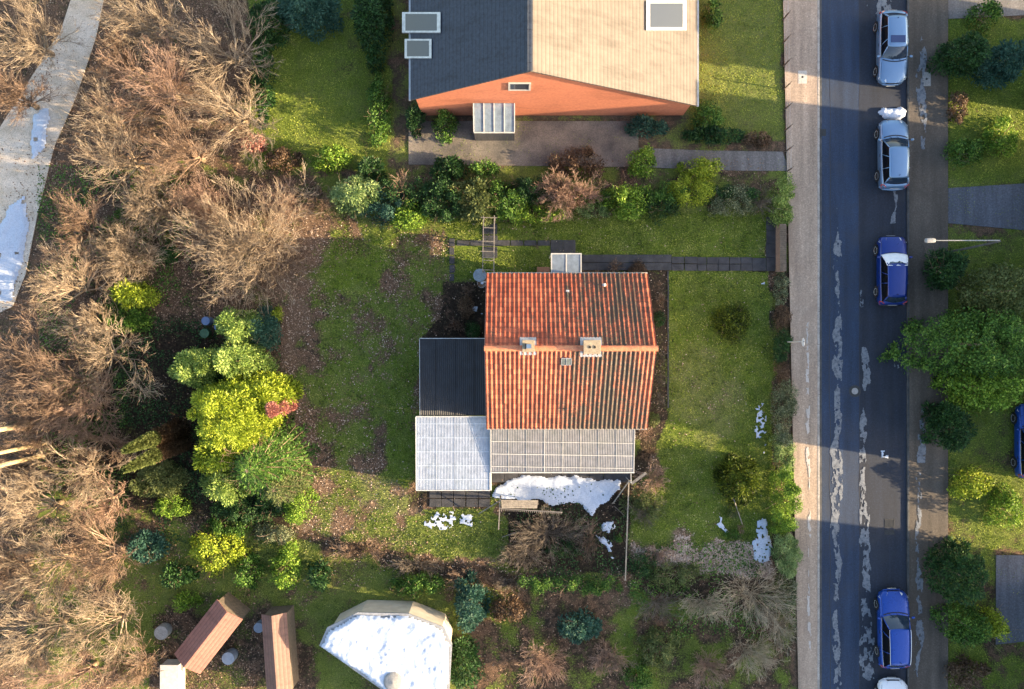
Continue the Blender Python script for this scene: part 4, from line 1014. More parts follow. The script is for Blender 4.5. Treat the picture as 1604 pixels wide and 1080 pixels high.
e = empty('wire_fence', (*P(1227, 90, 0), 0)); tag(e, 'thin wire fence between the sunlit lawn and the pavement', 'fence')
for k, py in enumerate((0, 32, 68, 104, 140, 172, 205, 238, 270)):
    x, y = P(1225+k*.7, py, 0); rel(MB().box(x-.03,x+.03,y-.03,y+.03,0,1.15).bar((x,y,1.1),(x+.1,y+.1,1.25),.03,.03).build_each('post', M['wood_dark']), e)
mb = MB()
for z in (.3,.6,.9,1.12): mb.tube([P3(1225,-20,0)[:2]+(z,), P3(1230.6,270,0)[:2]+(z,)], .006, 4)
rel(mb.build('wire', M['zinc']), e)

# street lamps
def lamp_small():
    h = 3.2; bx, by = P(1226, 536, 0); e = empty('lamp_post', (bx, by, 0)); tag(e, 'slim lamp post with small white oval head rising from the hedge', 'street lamp')
    MB().tube([(0,0,0),(0,0,h-.1)], [.04,.028], 10).build('pole', M['white'], e)
    MB().bar((0,0,h-.1),(.10,0,h-.05),.04,.04).build('arm', M['white'], e)
    prof = [(.01,h-.10),(.09,h-.08),(.13,h),(.10,h+.05),(.01,h+.08)]; o = MB().lathe(prof, (0,0,0), 18).build('lantern', M['white'], e, smooth=True); o.scale = (.75,1.9,1); o.location = (.16,-.02,0)
    MB().lathe([(.03,h+.081),(.03,h+.12)], (.16,-.0,0), 10).build('sensor', M['iron'], e)
lamp_small()
def lamp_big():
    h = 6.6; bx = 25.9; hy = P(1458,377,h)[1]; e = empty('street_lamp', (bx, hy, 0)); tag(e, 'tall street lamp with long grey head reaching over the far pavement', 'street lamp')
    MB().tube([(0,0,0),(0,0,1.2),(0,0,h-.4),(-.25,0,h)], [.09,.075,.05,.045], 12).build('pole', M['kerbdark'], e)
    hx = P(1466,377,h)[0]-bx; MB().tube([(-.25,0,h),(hx,0,h+.02)], [.035,.025], 10).build('arm', M['concrete_grey'], e)
    mb = MB(); x1_ = P(1448,377,h)[0]-bx
    mb.lathe([(.02,-1),(.10,-.9),(.125,-.5),(.125,.5),(.09,.9),(.03,1)], n=16); o = mb.build('lantern', M['concrete_grey'], e, smooth=True)
    o.rotation_euler = (0, math.pi/2, 0); o.scale = (.55, 1, (hx-x1_)/2); o.location = ((hx+x1_)/2, 0, h)
lamp_big()

# ------------------------------------------------------------------ cars
def paint(name, c, metal=.55, rough=.32):
    m, t, b = new_mat(name); b.inputs['Base Color'].default_value = (*c, 1); b.inputs['Metallic'].default_value = metal; b.inputs['Roughness'].default_value = rough
    b.inputs['Coat Weight'].default_value = .3; b.inputs['Coat Roughness'].default_value = .08
    v = coords(t); t.links.new(mixc(t, 1.0, c, ramp(t, noise(t, v, 3, 5, .7), [(.3, .96), (.7, 1.02)]), 'MULTIPLY'), b.inputs['Base Color'])
    t.links.new(ramp(t, noise(t, v, 1.5, 4, .7), [(.3, rough*.9), (.7, rough*1.15)]), b.inputs['Roughness']); return m
M['silver'] = paint('silver_paint', (.17,.28,.45)); M['blue'] = paint('blue_paint', (.003,.028,.20), .25, .3); M['blue2'] = paint('bright_blue_paint', (.006,.055,.32), .3, .28); M['whitecar'] = paint('white_paint_car', (.78,.80,.84), .0, .3)
M['rubber'] = simple('rubber', (.018,.018,.02), (.01,.01,.012), 10, .8); M['plastic'] = simple('black_plastic', (.02,.021,.024), (.012,.012,.015), 10, .5)
M['alloy'] = simple('alloy', (.88,.88,.88), (.75,.75,.76), 6, .5); M['lampglass'] = glassm('headlamp_glass', (.62,.65,.68), .1); M['tail'] = glassm('tail_lamp_red', (.45,.03,.02), .2)
M['numplate'] = simple('number_plate', (.7,.7,.68), (.6,.6,.58), 3, .5); M['chrome'] = simple('chrome', (.8,.8,.8), (.7,.7,.7), 3, .15, metal=1)
M['sunroof'] = glassm('sunroof_glass', (.01,.03,.12), .06)
def car(loc, rot, L, Wd, H, body, label, hood=.27, wsl=.16, roofend=.90, rearsl=.08, boxy=0., belt=.90, hoodz=.82, tailz=.95, rails=False, sunroof=False, group='cars parked along the far kerb', cat='car', name='parked_car'):
    """x forward. hood, wsl, roofend are fractions of the length measured from the front"""
    e = empty(name, (loc[0], loc[1], .014), rot); tag(e, label, cat, group)
    xf = L/2; fx = lambda f: xf-f*L
    hw = Wd/2
    # ---- lower body: stations
    fr = np.array([0,.008,.03,.07,.14,.22,hood,hood+.06,.45,.6,.72,.82,.9,.955,.985,1.0]); fr.sort()
    def wplan(f):
        a = 1-.30*(1-boxy*.5)*max(0, 1-f/.10)**2.2; b_ = 1-.22*(1-boxy*.5)*max(0, 1-(1-f)/.08)**2.2; return hw*min(a, b_)*(1-.03*abs(f-.5)*2)
    def ztop(f):
        if f < hood: 
            s = f/hood; return (hoodz-.20*(1-boxy*.4))+(belt-hoodz+.20*(1-boxy*.4))*(1-(1-s)**2.4)
        if f > .93: s = (f-.93)/.07; return tailz-(.22)*s**2
        s = (f-hood)/(.93-hood); return belt+(tailz-belt)*s
    ring = []; nst = len(fr)
    for f in fr:
        w = wplan(f); zt = ztop(f); zb = .22+.10*max(0, 1-f/.05)+.12*max(0, 1-(1-f)/.06)
        crown = .045 if f < hood else .02
        prof = [(0,zb),(w*.86,zb),(w*.97,zb+.09),(w*1.0,.48),(w*.995,zt-.16),(w*.955,zt-.055),(w*.86,zt-.008),(w*.6,zt+crown*.6),(w*.3,zt+crown*.95),(0,zt+crown)]
        ring.append([(fx(f), y, z) for y, z in prof]+[(fx(f), -y, z) for y, z in prof[-2:0:-1]])
    n = len(ring[0]); V = np.array(ring).reshape(-1, 3); i = np.arange(nst*n).reshape(nst, n); j = np.roll(i, -1, 1)
    F = np.stack([i[:-1], i[1:], j[1:], j[:-1]], -1).reshape(-1, 4)
    me_ = bpy.data.meshes.new('body'); me_.from_pydata(V.tolist(), [], F.tolist()+[i[0].tolist(), i[-1][::-1].tolist()]); me_.materials.append(body)
    me_.polygons.foreach_set('use_smooth', [True]*len(me_.polygons)); me_.update(); bo = bpy.data.objects.new('body', me_); COL.objects.link(bo); bo.parent = e
    es = bo.modifiers.new('e', 'EDGE_SPLIT'); es.split_angle = R(55)
    # ---- greenhouse
    gb = [(hood+.0, hw*.80), (hood+.05, hw*.90), (.60, hw*.91), (.90, hw*.86), (.965, hw*.76)]
    f0, f1 = hood, .965
    wsf = hood+wsl; rr0 = hw*.70; rr1 = hw*.66
    zr = H; re = roofend
    def roofw(f): return rr0+(rr1-rr0)*(f-wsf)/(re-wsf)
    nx_ = 12; ny_ = 8; rv = []; rfm = []
    for a_ in range(nx_+1):
        f = wsf+(re-wsf)*a_/nx_; w = roofw(f)*(1-.04*(abs(a_/nx_-.5)*2)**6); zc_ = zr-.055*(a_/nx_-.38)**2*4*(1 if a_/nx_ > .38 else 1.1)
        for b_ in range(ny_+1):
            s = b_/ny_*2-1; rv.append((fx(f+(.012*s*s if a_ == 0 else 0)-(.010*s*s if a_ == nx_ else 0)), w*s, zc_-.045*abs(s)**2.6))
    q = np.arange((nx_+1)*(ny_+1)).reshape(nx_+1, ny_+1)
    F = np.stack([q[:-1,:-1], q[1:,:-1], q[1:,1:], q[:-1,1:]], -1).reshape(-1, 4)[:, ::-1]
    ro = mesh_np('roof', rv, F, body, e, smooth=True); sm = ro.modifiers.new('s', 'SOLIDIFY'); sm.thickness = .04; sm.offset = -1
    rv = np.array(rv).reshape(nx_+1, ny_+1, 3)
    def bz(f): return ztop(f)-.015
    # windscreen as a curved grid between the scuttle curve and the roof's front edge
    def panel(name, fb, wb, edge, mat, zoff=0., rows=5, bulge=.03, inset=.0):
        n_ = ny_; vs = []
        for r_ in range(rows+1):
            t_ = r_/rows
            for b_ in range(n_+1):
                s = (b_/n_*2-1)*(1-inset); base = np.array([fx(fb)+(-.30*s*s*hw*.5 if fb < .5 else .22*s*s*hw*.5), wb*s, bz(fb)+zoff]); k_ = int(round((s/(1 if inset == 0 else 1)+1)/2*n_)); top = edge[b_]*np.array([1, 1-inset, 1])
                p_ = base*(1-t_)+top*t_; p_[2] += bulge*math.sin(math.pi*t_); p_[0] += (1 if fb < .5 else -1)*bulge*.4*math.sin(math.pi*t_); vs.append(p_)
        qq = np.arange((rows+1)*(n_+1)).reshape(rows+1, n_+1); FF = np.stack([qq[:-1,:-1], qq[:-1,1:], qq[1:,1:], qq[1:,:-1]], -1).reshape(-1, 4)
        if fb > .5: FF = FF[:, ::-1]
        return mesh_np(name, np.array(vs), FF, mat, e, smooth=True)
    front = rv[0]+np.array([.005, 0, -.012]); rear = rv[-1]+np.array([-.005, 0, -.012])
    panel('windscreen', hood+.012, hw*.84, front, M['carglass']); rb = min(.985, re+rearsl); panel('rear_window', rb, hw*.80, rear, M['carglass'], bulge=.02)
    for s in (1, -1):
        top = rv[:, -1 if s > 0 else 0]; vs = []
        for a_ in range(nx_+1):
            f = hood+.05+(rb-.02-hood-.05)*a_/nx_; vs.append((fx(f), s*hw*(.905-.05*max(0, (f-.75)/.2)), bz(f)))
        mid = []
        for a_ in range(nx_+1): 
            v0 = np.array(vs[a_]); v1 = top[a_]; m_ = v0*.5+v1*.5; m_[1] += s*.03; mid.append(m_)
        A_ = np.concatenate([np.array(vs), np.array(mid), top-np.array([0,0,.01])]); k_ = nx_+1; qq = np.arange(3*k_).reshape(3, k_); FF = np.stack([qq[:-1,:-1], qq[:-1,1:], qq[1:,1:], qq[1:,:-1]], -1).reshape(-1, 4)
        mesh_np('side_window', A_, FF if s < 0 else FF[:, ::-1], M['sideglass'], e, smooth=True)
        # pillars
        pm = MB(); wb_ = hw*.84
        a0 = Vector((fx(hood+.012)-.30*hw*.5, s*wb_, bz(hood))); a1 = Vector(front[-1 if s > 0 else 0]); pm.tube([a0+Vector((-.02,s*.01,0)), (a0+a1)/2+Vector((-.01,s*.015,.025)), a1], .032, 6)
        c0 = Vector((fx(rb)+.20*hw*.5, s*hw*.80, bz(rb))); c1 = Vector(rear[-1 if s > 0 else 0]); pm.tube([c0, (c0+c1)/2+Vector((0,s*.012,.02)), c1], .045, 6)
        for fa in (.5, .74 if boxy < .5 else .7):
            a_ = int(round((fa-hood-.05)/(rb-.02-hood-.05)*nx_)); b0 = Vector(vs[a_]); b1 = Vector(top[a_]); pm.tube([b0+Vector((0,s*.004,0)), Vector(mid[a_])+Vector((0,s*.006,0)), b1], .022, 6)
        pm.build_each('pillar', body, e, smooth=True)
        MB().tube([Vector(v)+Vector((0,s*.012,.012)) for v in vs], .014, 6).build('window_trim', M['chrome'] if not boxy else M['plastic'], e)
        # mirror
        mx_ = fx(hood+.055); mm = MB(); mm.bar((mx_, s*hw*.9, belt+.02), (mx_, s*(hw+.03), belt+.06), .03, .04); mm.build('mirror_arm', M['plastic'], e)
        mo = MB().lathe([(.01,-.10),(.06,-.085),(.075,0),(.06,.08),(.01,.10)], n=10).build('mirror', body, e, smooth=True); mo.rotation_euler = (R(90),0,R(-18*s)); mo.location = (mx_, s*(hw+.11), belt+.08)
        # head and tail lamps
        hl = MB(); w1 = wplan(.02); hl.add([(fx(.012), s*w1*.52, .62),(fx(.012), s*w1*.52, .74),(fx(.05), s*w1*.60, .795),(fx(.085), s*wplan(.08)*.965, .76),(fx(.07), s*wplan(.07)*1.003, .64),(fx(.03), s*w1*.99, .60)], [(0,1,2,3,4,5) if s < 0 else (5,4,3,2,1,0)])
        zt_ = ztop(.05); hl.v = [(x_+.012, y_*1.01, z_+(zt_-.80)+.035) for x_, y_, z_ in hl.v]; lo = hl.build('headlight', M['lampglass'], e); so_ = lo.modifiers.new('s', 'SOLIDIFY'); so_.thickness = .03
        tl = MB(); wr = wplan(.985); tl.add([(fx(.992), s*wr*.98, .62),(fx(.992), s*wr*.72, .66),(fx(.985), s*wr*.74, tailz-.12),(fx(.955), s*wplan(.955)*.90, tailz-.0),(fx(.945), s*wplan(.945)*1.0, tailz-.10),(fx(.955), s*wplan(.955)*1.01, .68)], [(0,1,2,3,4,5) if s > 0 else (5,4,3,2,1,0)])
        tl.v = [(x_-.015, y_*1.008, z_) for x_, y_, z_ in tl.v]; lo = tl.build('tail_light', M['tail'], e); so_ = lo.modifiers.new('s', 'SOLIDIFY'); so_.thickness = .03
        # door handles and sill
        for fa in (.52, .72): MB().box(fx(fa)-.09, fx(fa)+.09, min(s*hw*.985, s*(hw*.985+.025)), max(s*hw*.985, s*(hw*.985+.025)), belt-.17, belt-.14).build('door_handle', M['plastic'], e)
        if rails: 
            rl = MB(); pts = [Vector(rv[a_, -1 if s > 0 else 0])+Vector((0, s*.01, .05)) for a_ in range(0, nx_+1)]; rl.tube(pts, .018, 6); rl.build('roof_rail', M['chrome'], e)
        for fa in (.185, .80):
            w_ = empty('wheel', (fx(fa), s*(hw-.075), .31)); w_.parent = e
            ty = MB().lathe([(.20,-.10),(.30,-.10),(.31,-.06),(.31,.06),(.30,.10),(.20,.10)], (0,0,0), 28, 'y').build('tyre', M['rubber'], w_)
            rm = MB().lathe([(.02,.085*s),(.19,.095*s),(.21,.105*s),(.215,.09*s)], (0,0,0), 24, 'y')
            rm.build('rim', M['alloy'], w_)
            sp = MB()
            for k_ in range(5):
                a_ = k_*2*math.pi/5+.3; sp.bar((math.cos(a_)*.11, s*.108, math.sin(a_)*.11), (math.cos(a_)*.17, s*.108, math.sin(a_)*.17), .035, .012)
            sp.build('wheel_slot', M['plastic'], w_)
            MB().lathe([(.01,0),(.355,0),(.36,.012*s),(.0,.012*s)], (fx(fa), s*(hw*.985), .33), 28, 'y').build('wheel_arch_shade', M['plastic'], e)  # black disc stands in for the shade in the arch hollow
    # bumpers, grille, plates, wipers, seams
    bp_ = MB(); bp_.tube([(fx(.045), wplan(.03)*.99, .36),(fx(.004)+.01, wplan(0)*.75, .38),(fx(0)+.035, 0, .39),(fx(.004)+.01, -wplan(0)*.75, .38),(fx(.045), -wplan(.03)*.99, .36)], .07, 8); bp_.build('front_bumper', body if not boxy else M['plastic'], e, smooth=True)
    bp_ = MB(); bp_.tube([(fx(.955), wplan(.96)*.99, .42),(fx(.992)-.01, wplan(.995)*.85, .44),(fx(1)-.035, 0, .45),(fx(.992)-.01, -wplan(.995)*.85, .44),(fx(.955), -wplan(.96)*.99, .42)], .075, 8); bp_.build('rear_bumper', body if not boxy else M['plastic'], e, smooth=True)
    MB().box(fx(0)-.02, fx(0)+.02, -hw*.42, hw*.42, .52, .66).build('grille', M['plastic'], e, bevel=.01)
    MB().box(fx(0)+.105, fx(0)+.115, -.26, .26, .36, .46).build('number_plate', M['numplate'], e); MB().box(fx(1)-.03, fx(1)-.015, -.26, .26, .62, .72).build('number_plate', M['numplate'], e)
    wi = MB()
    for y_ in (-.05, hw*.42): wi.tube([(fx(hood+.005), y_, bz(hood)+.05),(fx(hood+.07)-.0, y_-.38, bz(hood)+.05+.07*(H-belt)/.5)], .009, 5)
    wi.build('wiper', M['plastic'], e)
    se = MB(); se.tube([(fx(hood-.012)-.15*s_*s_*hw, s_*hw*.80, bz(hood-.01)+.022+.03*(1-s_*s_)) for s_ in np.linspace(-1, 1, 9)], .03, 6); se.build('scuttle', M['plastic'], e)
    for s in (1, -1):
        hs = MB(); hs.tube([(fx(f), s*wplan(f)*.885, ztop(f)-.012) for f in (.05, .1, .16, .22, hood-.02)], .008, 5); hs.build('bonnet_seam', M['plastic'], e)
    MB().lathe([(.03,0),(.02,.02),(.006,.14)], (fx(re-.04), 0, zr-.03), 8).build('aerial', M['plastic'], e)
    if sunroof:
        f = wsf+.06; MB().box(fx(f)-.42, fx(f), -hw*.50, hw*.50, zr-.02, zr+.006).build('sunroof', M['sunroof'], e, bevel=.01)
    return e, dict(fx=fx, rv=rv, hw=hw, bz=bz, hood=hood, wsf=wsf)
cx1 = P(1397,0,0.6)[0]
def cary(p0, p1): return (P(0,p0,.6)[1]+P(0,p1,.6)[1])/2, abs(P(0,p0,.6)[1]-P(0,p1,.6)[1])
cy_, cl = cary(18,131); car((22.62, cy_), R(-90), cl, 1.72, 1.46, M['silver'], 'silver car with a dark sunroof, bonnet towards the bottom of the picture', sunroof=True, hood=.29, wsl=.15, roofend=.88)
cy_, cl = cary(189,296); car((22.70, cy_), R(90.5), cl, 1.72, 1.45, M['silver'], 'silver car with red tail lights parked right behind the snow heap', hood=.25, wsl=.17, roofend=.88)
cy_, cl = cary(372,478); c3, inf = car((22.62, cy_), R(90), cl, 1.68, 1.42, M['blue'], 'boxy dark blue car with a white cover on its windscreen', hood=.25, wsl=.15, roofend=.90, boxy=.8)
cy4, cl4 = cary(926,1046); c4, inf4 = car((22.72, cy4), R(91), cl4, 1.80, 1.52, M['blue2'], 'bright blue estate car with silver roof rails at the bottom kerb', hood=.27, wsl=.16, roofend=.91, rails=True)
cy_, cl = cary(1066,1180); car((22.68, cy_), R(90), cl, 1.75, 1.45, M['whitecar'], 'white car cut off by the bottom edge behind the bright blue one', hood=.27, wsl=.16, roofend=.9)
car((30.9, P(0,690,0)[1]), R(90), 4.3, 1.75, 1.45, M['blue2'], 'blue car half hidden at the right edge beside the trees', hood=.27, wsl=.16, roofend=.9, group='cars on the plots across the street')
# windscreen cover: cloth lying on the windscreen of the boxy car
def cover():
    fx = inf['fx']; hw = inf['hw']; rv = inf['rv']; n = 10; vs = []
    for r_ in range(9):
        t_ = r_/8
        for b_ in range(n+1):
            s = b_/n*2-1; base = np.array([fx(.243)-.12*s*s*hw, hw*.93*s, .97-.05*s*s]); top = rv[0].mean(0)*np.array([1,0,1])+np.array([-.13, hw*.72*s, .035-.05*s*s])
            p = base*(1-t_)+top*t_; p[2] += .055*math.sin(math.pi*t_)+.012*math.sin(b_*1.7+r_*.8); vs.append(p)
    q = np.arange(9*(n+1)).reshape(9, n+1); F = np.stack([q[:-1,:-1], q[:-1,1:], q[1:,1:], q[1:,:-1]], -1).reshape(-1, 4)
    o = mesh_np('windscreen_cover', np.array(vs), F, simple('white_cloth', (.86,.87,.88), (.74,.75,.77), 5, .8), smooth=True); sm = o.modifiers.new('s', 'SOLIDIFY'); sm.thickness = .012
    o.location = c3.location; o.rotation_euler = c3.rotation_euler; tag(o, 'white frost cover lying over the windscreen of the boxy blue car', 'cover')
cover()

# ------------------------------------------------------------------ neighbouring buildings
def extrude_house(name, label, prof, y0, y1, roofmats, wallmat, over=.35, cat='house', gable=None):
    """prof: (x_left, z_left, x_ridge, z_ridge, x_right, z_right), ridge along y"""
    xl, zl, xr, zr, xq, zq = prof; e = empty(name, (xr, (y0+y1)/2, 0)); tag(e, label, cat)
    mb = MB(); mb.add([(xl,y0,0),(xq,y0,0),(xq,y0,zq),(xr,y0,zr),(xl,y0,zl),(xl,y1,0),(xq,y1,0),(xq,y1,zq),(xr,y1,zr),(xl,y1,zl)], [(0,1,2,3,4),(9,8,7,6,5),(0,4,9,5),(1,6,7,2)])
    rel(mb.build('wall', wallmat), e)
    for k, (a, b) in enumerate((((xl,zl),(xr,zr)), ((xq,zq),(xr,zr)))):
        d = Vector((a[0]-b[0], 0, a[1]-b[1])).normalized(); ax, az = a[0]+d.x*over, a[1]+d.z*over; m2 = MB()
        m2.add([(ax,y0-.2,az+.04),(b[0],y0-.2,b[1]+.04),(b[0],y1+.2,b[1]+.04),(ax,y1+.2,az+.04),(ax,y0-.2,az+.2),(b[0],y0-.2,b[1]+.2),(b[0],y1+.2,b[1]+.2),(ax,y1+.2,az+.2)],
               [(0,1,2,3),(7,6,5,4),(0,4,5,1),(1,5,6,2),(2,6,7,3),(3,7,4,0)]); rel(m2.build('roof', roofmats[k]), e)
    m2 = MB(); y = y0-.2
    while y < y1+.1: m2.box(xr-.13, xr+.13, y, min(y+.40, y1+.2), zr+.19, zr+.25+.012*(int(y*2.5) % 2)); y += .41
    rel(m2.build('ridge_tiles', roofmats[0]), e)
    for (ax, az, bx, bz_) in ((xl,zl,xr,zr),(xq,zq,xr,zr)):
        d = Vector((ax-bx, 0, az-bz_)).normalized(); gx_ = ax+d.x*(over+.07); rel(MB().bar((gx_, y0-.2, az+d.z*over+.03), (gx_, y1+.2, az+d.z*over+.03), .12, .09).build('gutter', M['zinc']), e)
    return e
def rows_mat(name, c1, c2, per=3.0, axis='X', rough=.7, sc=6):
    m, t, b = new_mat(name); v = coords(t); w = N(t, 'ShaderNodeTexWave', bands_direction=axis); w.inputs['Scale'].default_value = per; t.links.new(v, w.inputs[0])
    c = mixc(t, 1.0, mixc(t, ramp(t, noise(t, coords(t, scale=(.25,1.6,.6)), .9, 6, .7), [(.50, 0.), (.72, .55)]), ramp(t, noise(t, v, sc, 4, .7), [(.3, c2), (.7, c1)]), tuple(q*.35 for q in c2)), ramp(t, w.outputs[0], [(0, .7), (.25, 1.05), (1, 1.)]), 'MULTIPLY')
    t.links.new(c, b.inputs['Base Color']); b.inputs['Roughness'].default_value = rough; bump(t, b, w.outputs[0], .4, .02); return m
M['sun_tone_roof'] = rows_mat('sun_tone_roof', (.135,.115,.10), (.10,.083,.072), 1.5, sc=1.4); M['shade_tone_roof'] = rows_mat('shade_toned_slope', (.05,.065,.09), (.025,.03,.045), 1.5)  # both slopes of one roof, with sun and shade put into their colours
M['orange'] = rows_mat('orange_tile_hanging', (.66,.24,.13), (.50,.16,.09), 2.0, 'Z'); M['brown_roof'] = rows_mat('brown_roof', (.22,.12,.09), (.13,.08,.06), 1.6)
n0 = extrude_house('neighbour_house', 'gabled house with an orange gable end, left slope coloured as shaded, right slope as sunlit', (-5.4,4.0,.9,8.9,10.3,2.8), 13.8, 26, (M['shade_tone_roof'], M['sun_tone_roof']), M['orange'], .3)
def rw(px0, py0, px1, py1, side, parent, mat):
    xl, zl, xr, zr, xq, zq = (-5.4,4.0,.9,8.9,10.3,2.8); pts = []
    for px, py in ((px0,py1),(px1,py1),(px1,py0),(px0,py0)):
        z = 5.
        for _ in range(8):
            x, y = P(px, py, z); z = (zr-(zr-zq)*(x-xr)/(xq-xr) if side > 0 else zr-(zr-zl)*(xr-x)/(xr-xl))+.24
        pts.append((x, y, z))
    mb = MB(); c = [Vector(p) for p in pts]; up = Vector((0,0,.07)); mb.add([p-up for p in c]+[p+up for p in c], [(0,3,2,1),(4,5,6,7),(0,1,5,4),(1,2,6,5),(2,3,7,6),(3,0,4,7)])
    f = rel(mb.build('roof_window', M['zinc']), parent); cc = sum(c, Vector())/4
    m2 = MB(); i_ = [cc+(p-cc)*.82+up*1.05 for p in c]; m2.add(i_, [(0,1,2,3)]); g_ = m2.build('pane', mat); g_.parent = f; return f
rw(1012,2,1075,48,1,n0,M['glass']); rw(630,20,690,52,-1,n0,M['glass']); rw(634,62,676,92,-1,n0,M['glass'])
e = empty('gable_window', (0.4, 13.8, 5.9)); rel(e, n0); MB().box(-.5,.5,-.03,.05,-.55,.55).build('pane', M['glass'], e)
mb = MB(); mb.box(-.6,-.5,-.06,.05,-.65,.65).box(.5,.6,-.06,.05,-.65,.65).box(-.5,.5,-.06,.05,.55,.65).box(-.5,.5,-.06,.05,-.65,-.55); mb.build('frame', M['white'], e)
# conservatory against the gable
xa, ya = P(742, 168, 2.3); xb, yb = P(806, 206, 2.3); e = empty('conservatory', ((xa+xb)/2, (ya+yb)/2, 0)); tag(e, 'small glazed conservatory against the orange gable', 'conservatory'); ya = 13.78
rel(MB().add([(xa,yb,2.1),(xb,yb,2.1),(xb,ya,2.7),(xa,ya,2.7)], [(0,1,2,3)]).build('roof_glass', clear('conservatory_glass', (.30,.38,.47), .1, .3)), e)
mb = MB()
for k in range(5): x = xa+(xb-xa)*k/4; mb.bar((x,yb,2.13),(x,ya,2.73),.05,.04)
mb.bar((xa,yb-.03,2.1),(xb,yb-.03,2.1),.06,.08); rel(mb.build('glazing_bar', M['white']), e)
rel(MB().box(xa,xb,yb,yb+.04,0,2.05).box(xa,xa+.04,yb+.05,ya,0,2.05).box(xb-.04,xb,yb+.05,ya,0,2.05).build('glazed_wall', M['glass']), e)
# snow covered flat garage at the bottom
gp = [P(*q, 2.9) for q in ((500,1012),(512,984),(560,960),(640,962),(696,984),(708,1010),(700,1150),(620,1150),(596,1080))][::-1]
e = empty('garage', (*P(610,1040), 0)); tag(e, 'flat-roofed garage covered in snow below the back lawn', 'garage')
gc = (sum(p[0] for p in gp)/len(gp), sum(p[1] for p in gp)/len(gp)); inn = [((p[0]-gc[0])*.95+gc[0], (p[1]-gc[1])*.95+gc[1]) for p in gp]
rel(MB().prism(inn, 0, 2.70).build('wall', M['render']), e); rel(MB().prism(gp, 2.701, 2.86).build('roof', M['lead']), e)
so_ = snow('roof_snow', [[(502,1012),(514,986),(562,962),(640,964),(694,986),(706,1010),(698,1130),(620,1130),(600,1078)]], 2.86, .22, M['snow'], .09, 3, 61, 1.2, 0, 6); rel(so_, e)
x, y = P(616,1068,3.1); rel(MB().lathe([(.55,2.861),(.55,3.15),(.45,3.2),(.02,3.3)], (x,y,0), 20).build('roof_light', M['concrete_grey']), e)
# sheds
def shed(px, py, wpx, lpx, ang, h, mat, label, name='garden_shed'):
    x, y = P(px, py, h); w = RP(wpx, h)/2; l = RP(lpx, h)/2; e = empty(name, (x,y,0), R(ang)); tag(e, label, 'shed')
    MB().add([(-w*.9,-l*.94,0),(w*.9,-l*.94,0),(w*.9,-l*.94,h-.5),(0,-l*.94,h-.05),(-w*.9,-l*.94,h-.5),(-w*.9,l*.94,0),(w*.9,l*.94,0),(w*.9,l*.94,h-.5),(0,l*.94,h-.05),(-w*.9,l*.94,h-.5)], [(0,1,2,3,4),(9,8,7,6,5),(0,4,9,5),(1,6,7,2)]).build('wall', M['wood_dark'], e)
    for s in (-1, 1): MB().add([(0,-l,h),(0,l,h),(s*w,l,h-.52),(s*w,-l,h-.52),(0,-l,h+.05),(0,l,h+.05),(s*w,l,h-.47),(s*w,-l,h-.47)], [(0,1,2,3),(7,6,5,4),(0,4,5,1),(1,5,6,2),(2,6,7,3),(3,7,4,0)]).build('roof', mat, e)
    MB().box(-.35,.35,-l*.94-.03,-l*.94-.001,.05,1.8 if h > 2 else h*.6).build('door', M['wood'], e)
M['redroof'] = rows_mat('red_felt_roof', (.30,.13,.10), (.20,.09,.07), 1.6); M['redroof2'] = rows_mat('brown_red_roof', (.20,.10,.08), (.13,.07,.055), 1.6)
shed(322,1002,52,110,-38,2.5,M['redroof'],'long garden shed with a red roof set diagonally among the trees')
shed(430,1030,40,130,4,2.4,M['redroof2'],'brown-red roofed garden shed left of the snowy garage')
def chest(px, py, wpx, lpx, h, mat, label, name, cat):
    x, y = P(px, py, h); w = RP(wpx, h)/2; l = RP(lpx, h)/2; e = empty(name, (x,y,0)); tag(e, label, cat)
    MB().box(-w*.95,w*.95,-l*.95,l*.95,0,h-.08).build('box_body', mat, e, bevel=.02); MB().box(-w,w,-l,l,h-.079,h).build('lid', mat, e, bevel=.03); MB().box(-.1,.1,-l-.03,-l-.001,h-.2,h-.16).build('handle', M['iron'], e)
chest(265,1068,30,52,1.1,M['white'],'white storage box left of the red shed','storage_box','storage box')
M['greyblue'] = simple('grey_blue_plastic', (.25,.30,.38), (.17,.2,.26), 4, .5)
barrel(357,1032,10,.9,'grey-blue water butt between the two brown-red sheds',M['greyblue']); barrel(252,992,11,.8,'grey water butt left of the diagonal red shed',M['concrete_grey']); barrel(405,984,8,.8,'small grey-blue water butt above the brown-red shed',M['greyblue'], True)
# houses across the street (stand beyond the right edge and throw the long shadows)
def east_house(y0, y1, h, label):
    e = extrude_house('terraced_house', label, (31.6,5.4,36,h,40.5,5.4), y0, y1, (M['brown_roof'], M['brown_roof']), M['render'], .4)
    k = 0
    for y in np.arange(y0+1.2, y1-.9, 2.6):
        for z in (1.5, 4.0):
            wnd = empty('window', (31.6, y, z)); rel(wnd, e); MB().box(-.02,.05,-.55,.55,-.6,.6).build('pane', M['glass'], wnd)
            MB().box(-.05,.04,-.62,-.551,-.67,.67).box(-.05,.04,.551,.62,-.67,.67).box(-.05,.04,-.55,.55,.601,.67).box(-.05,.04,-.55,.55,-.67,-.601).build('frame', M['white'], wnd)
    x, y = 36, (y0+y1)/2; rel(MB().box(x-.4,x+.4,y-.5,y+.5,h-.8,h+1.0).build('chimney', M['brick']), e)
east_house(14.0, 18.6, 9.8, 'narrow rendered house across the street, topmost beyond the right edge')
east_house(-8.2, 10.8, 9.8, 'long rendered house across the street, middle one beyond the right edge')
east_house(-32, -14.2, 9.8, 'rendered house across the street, lowest beyond the right edge')

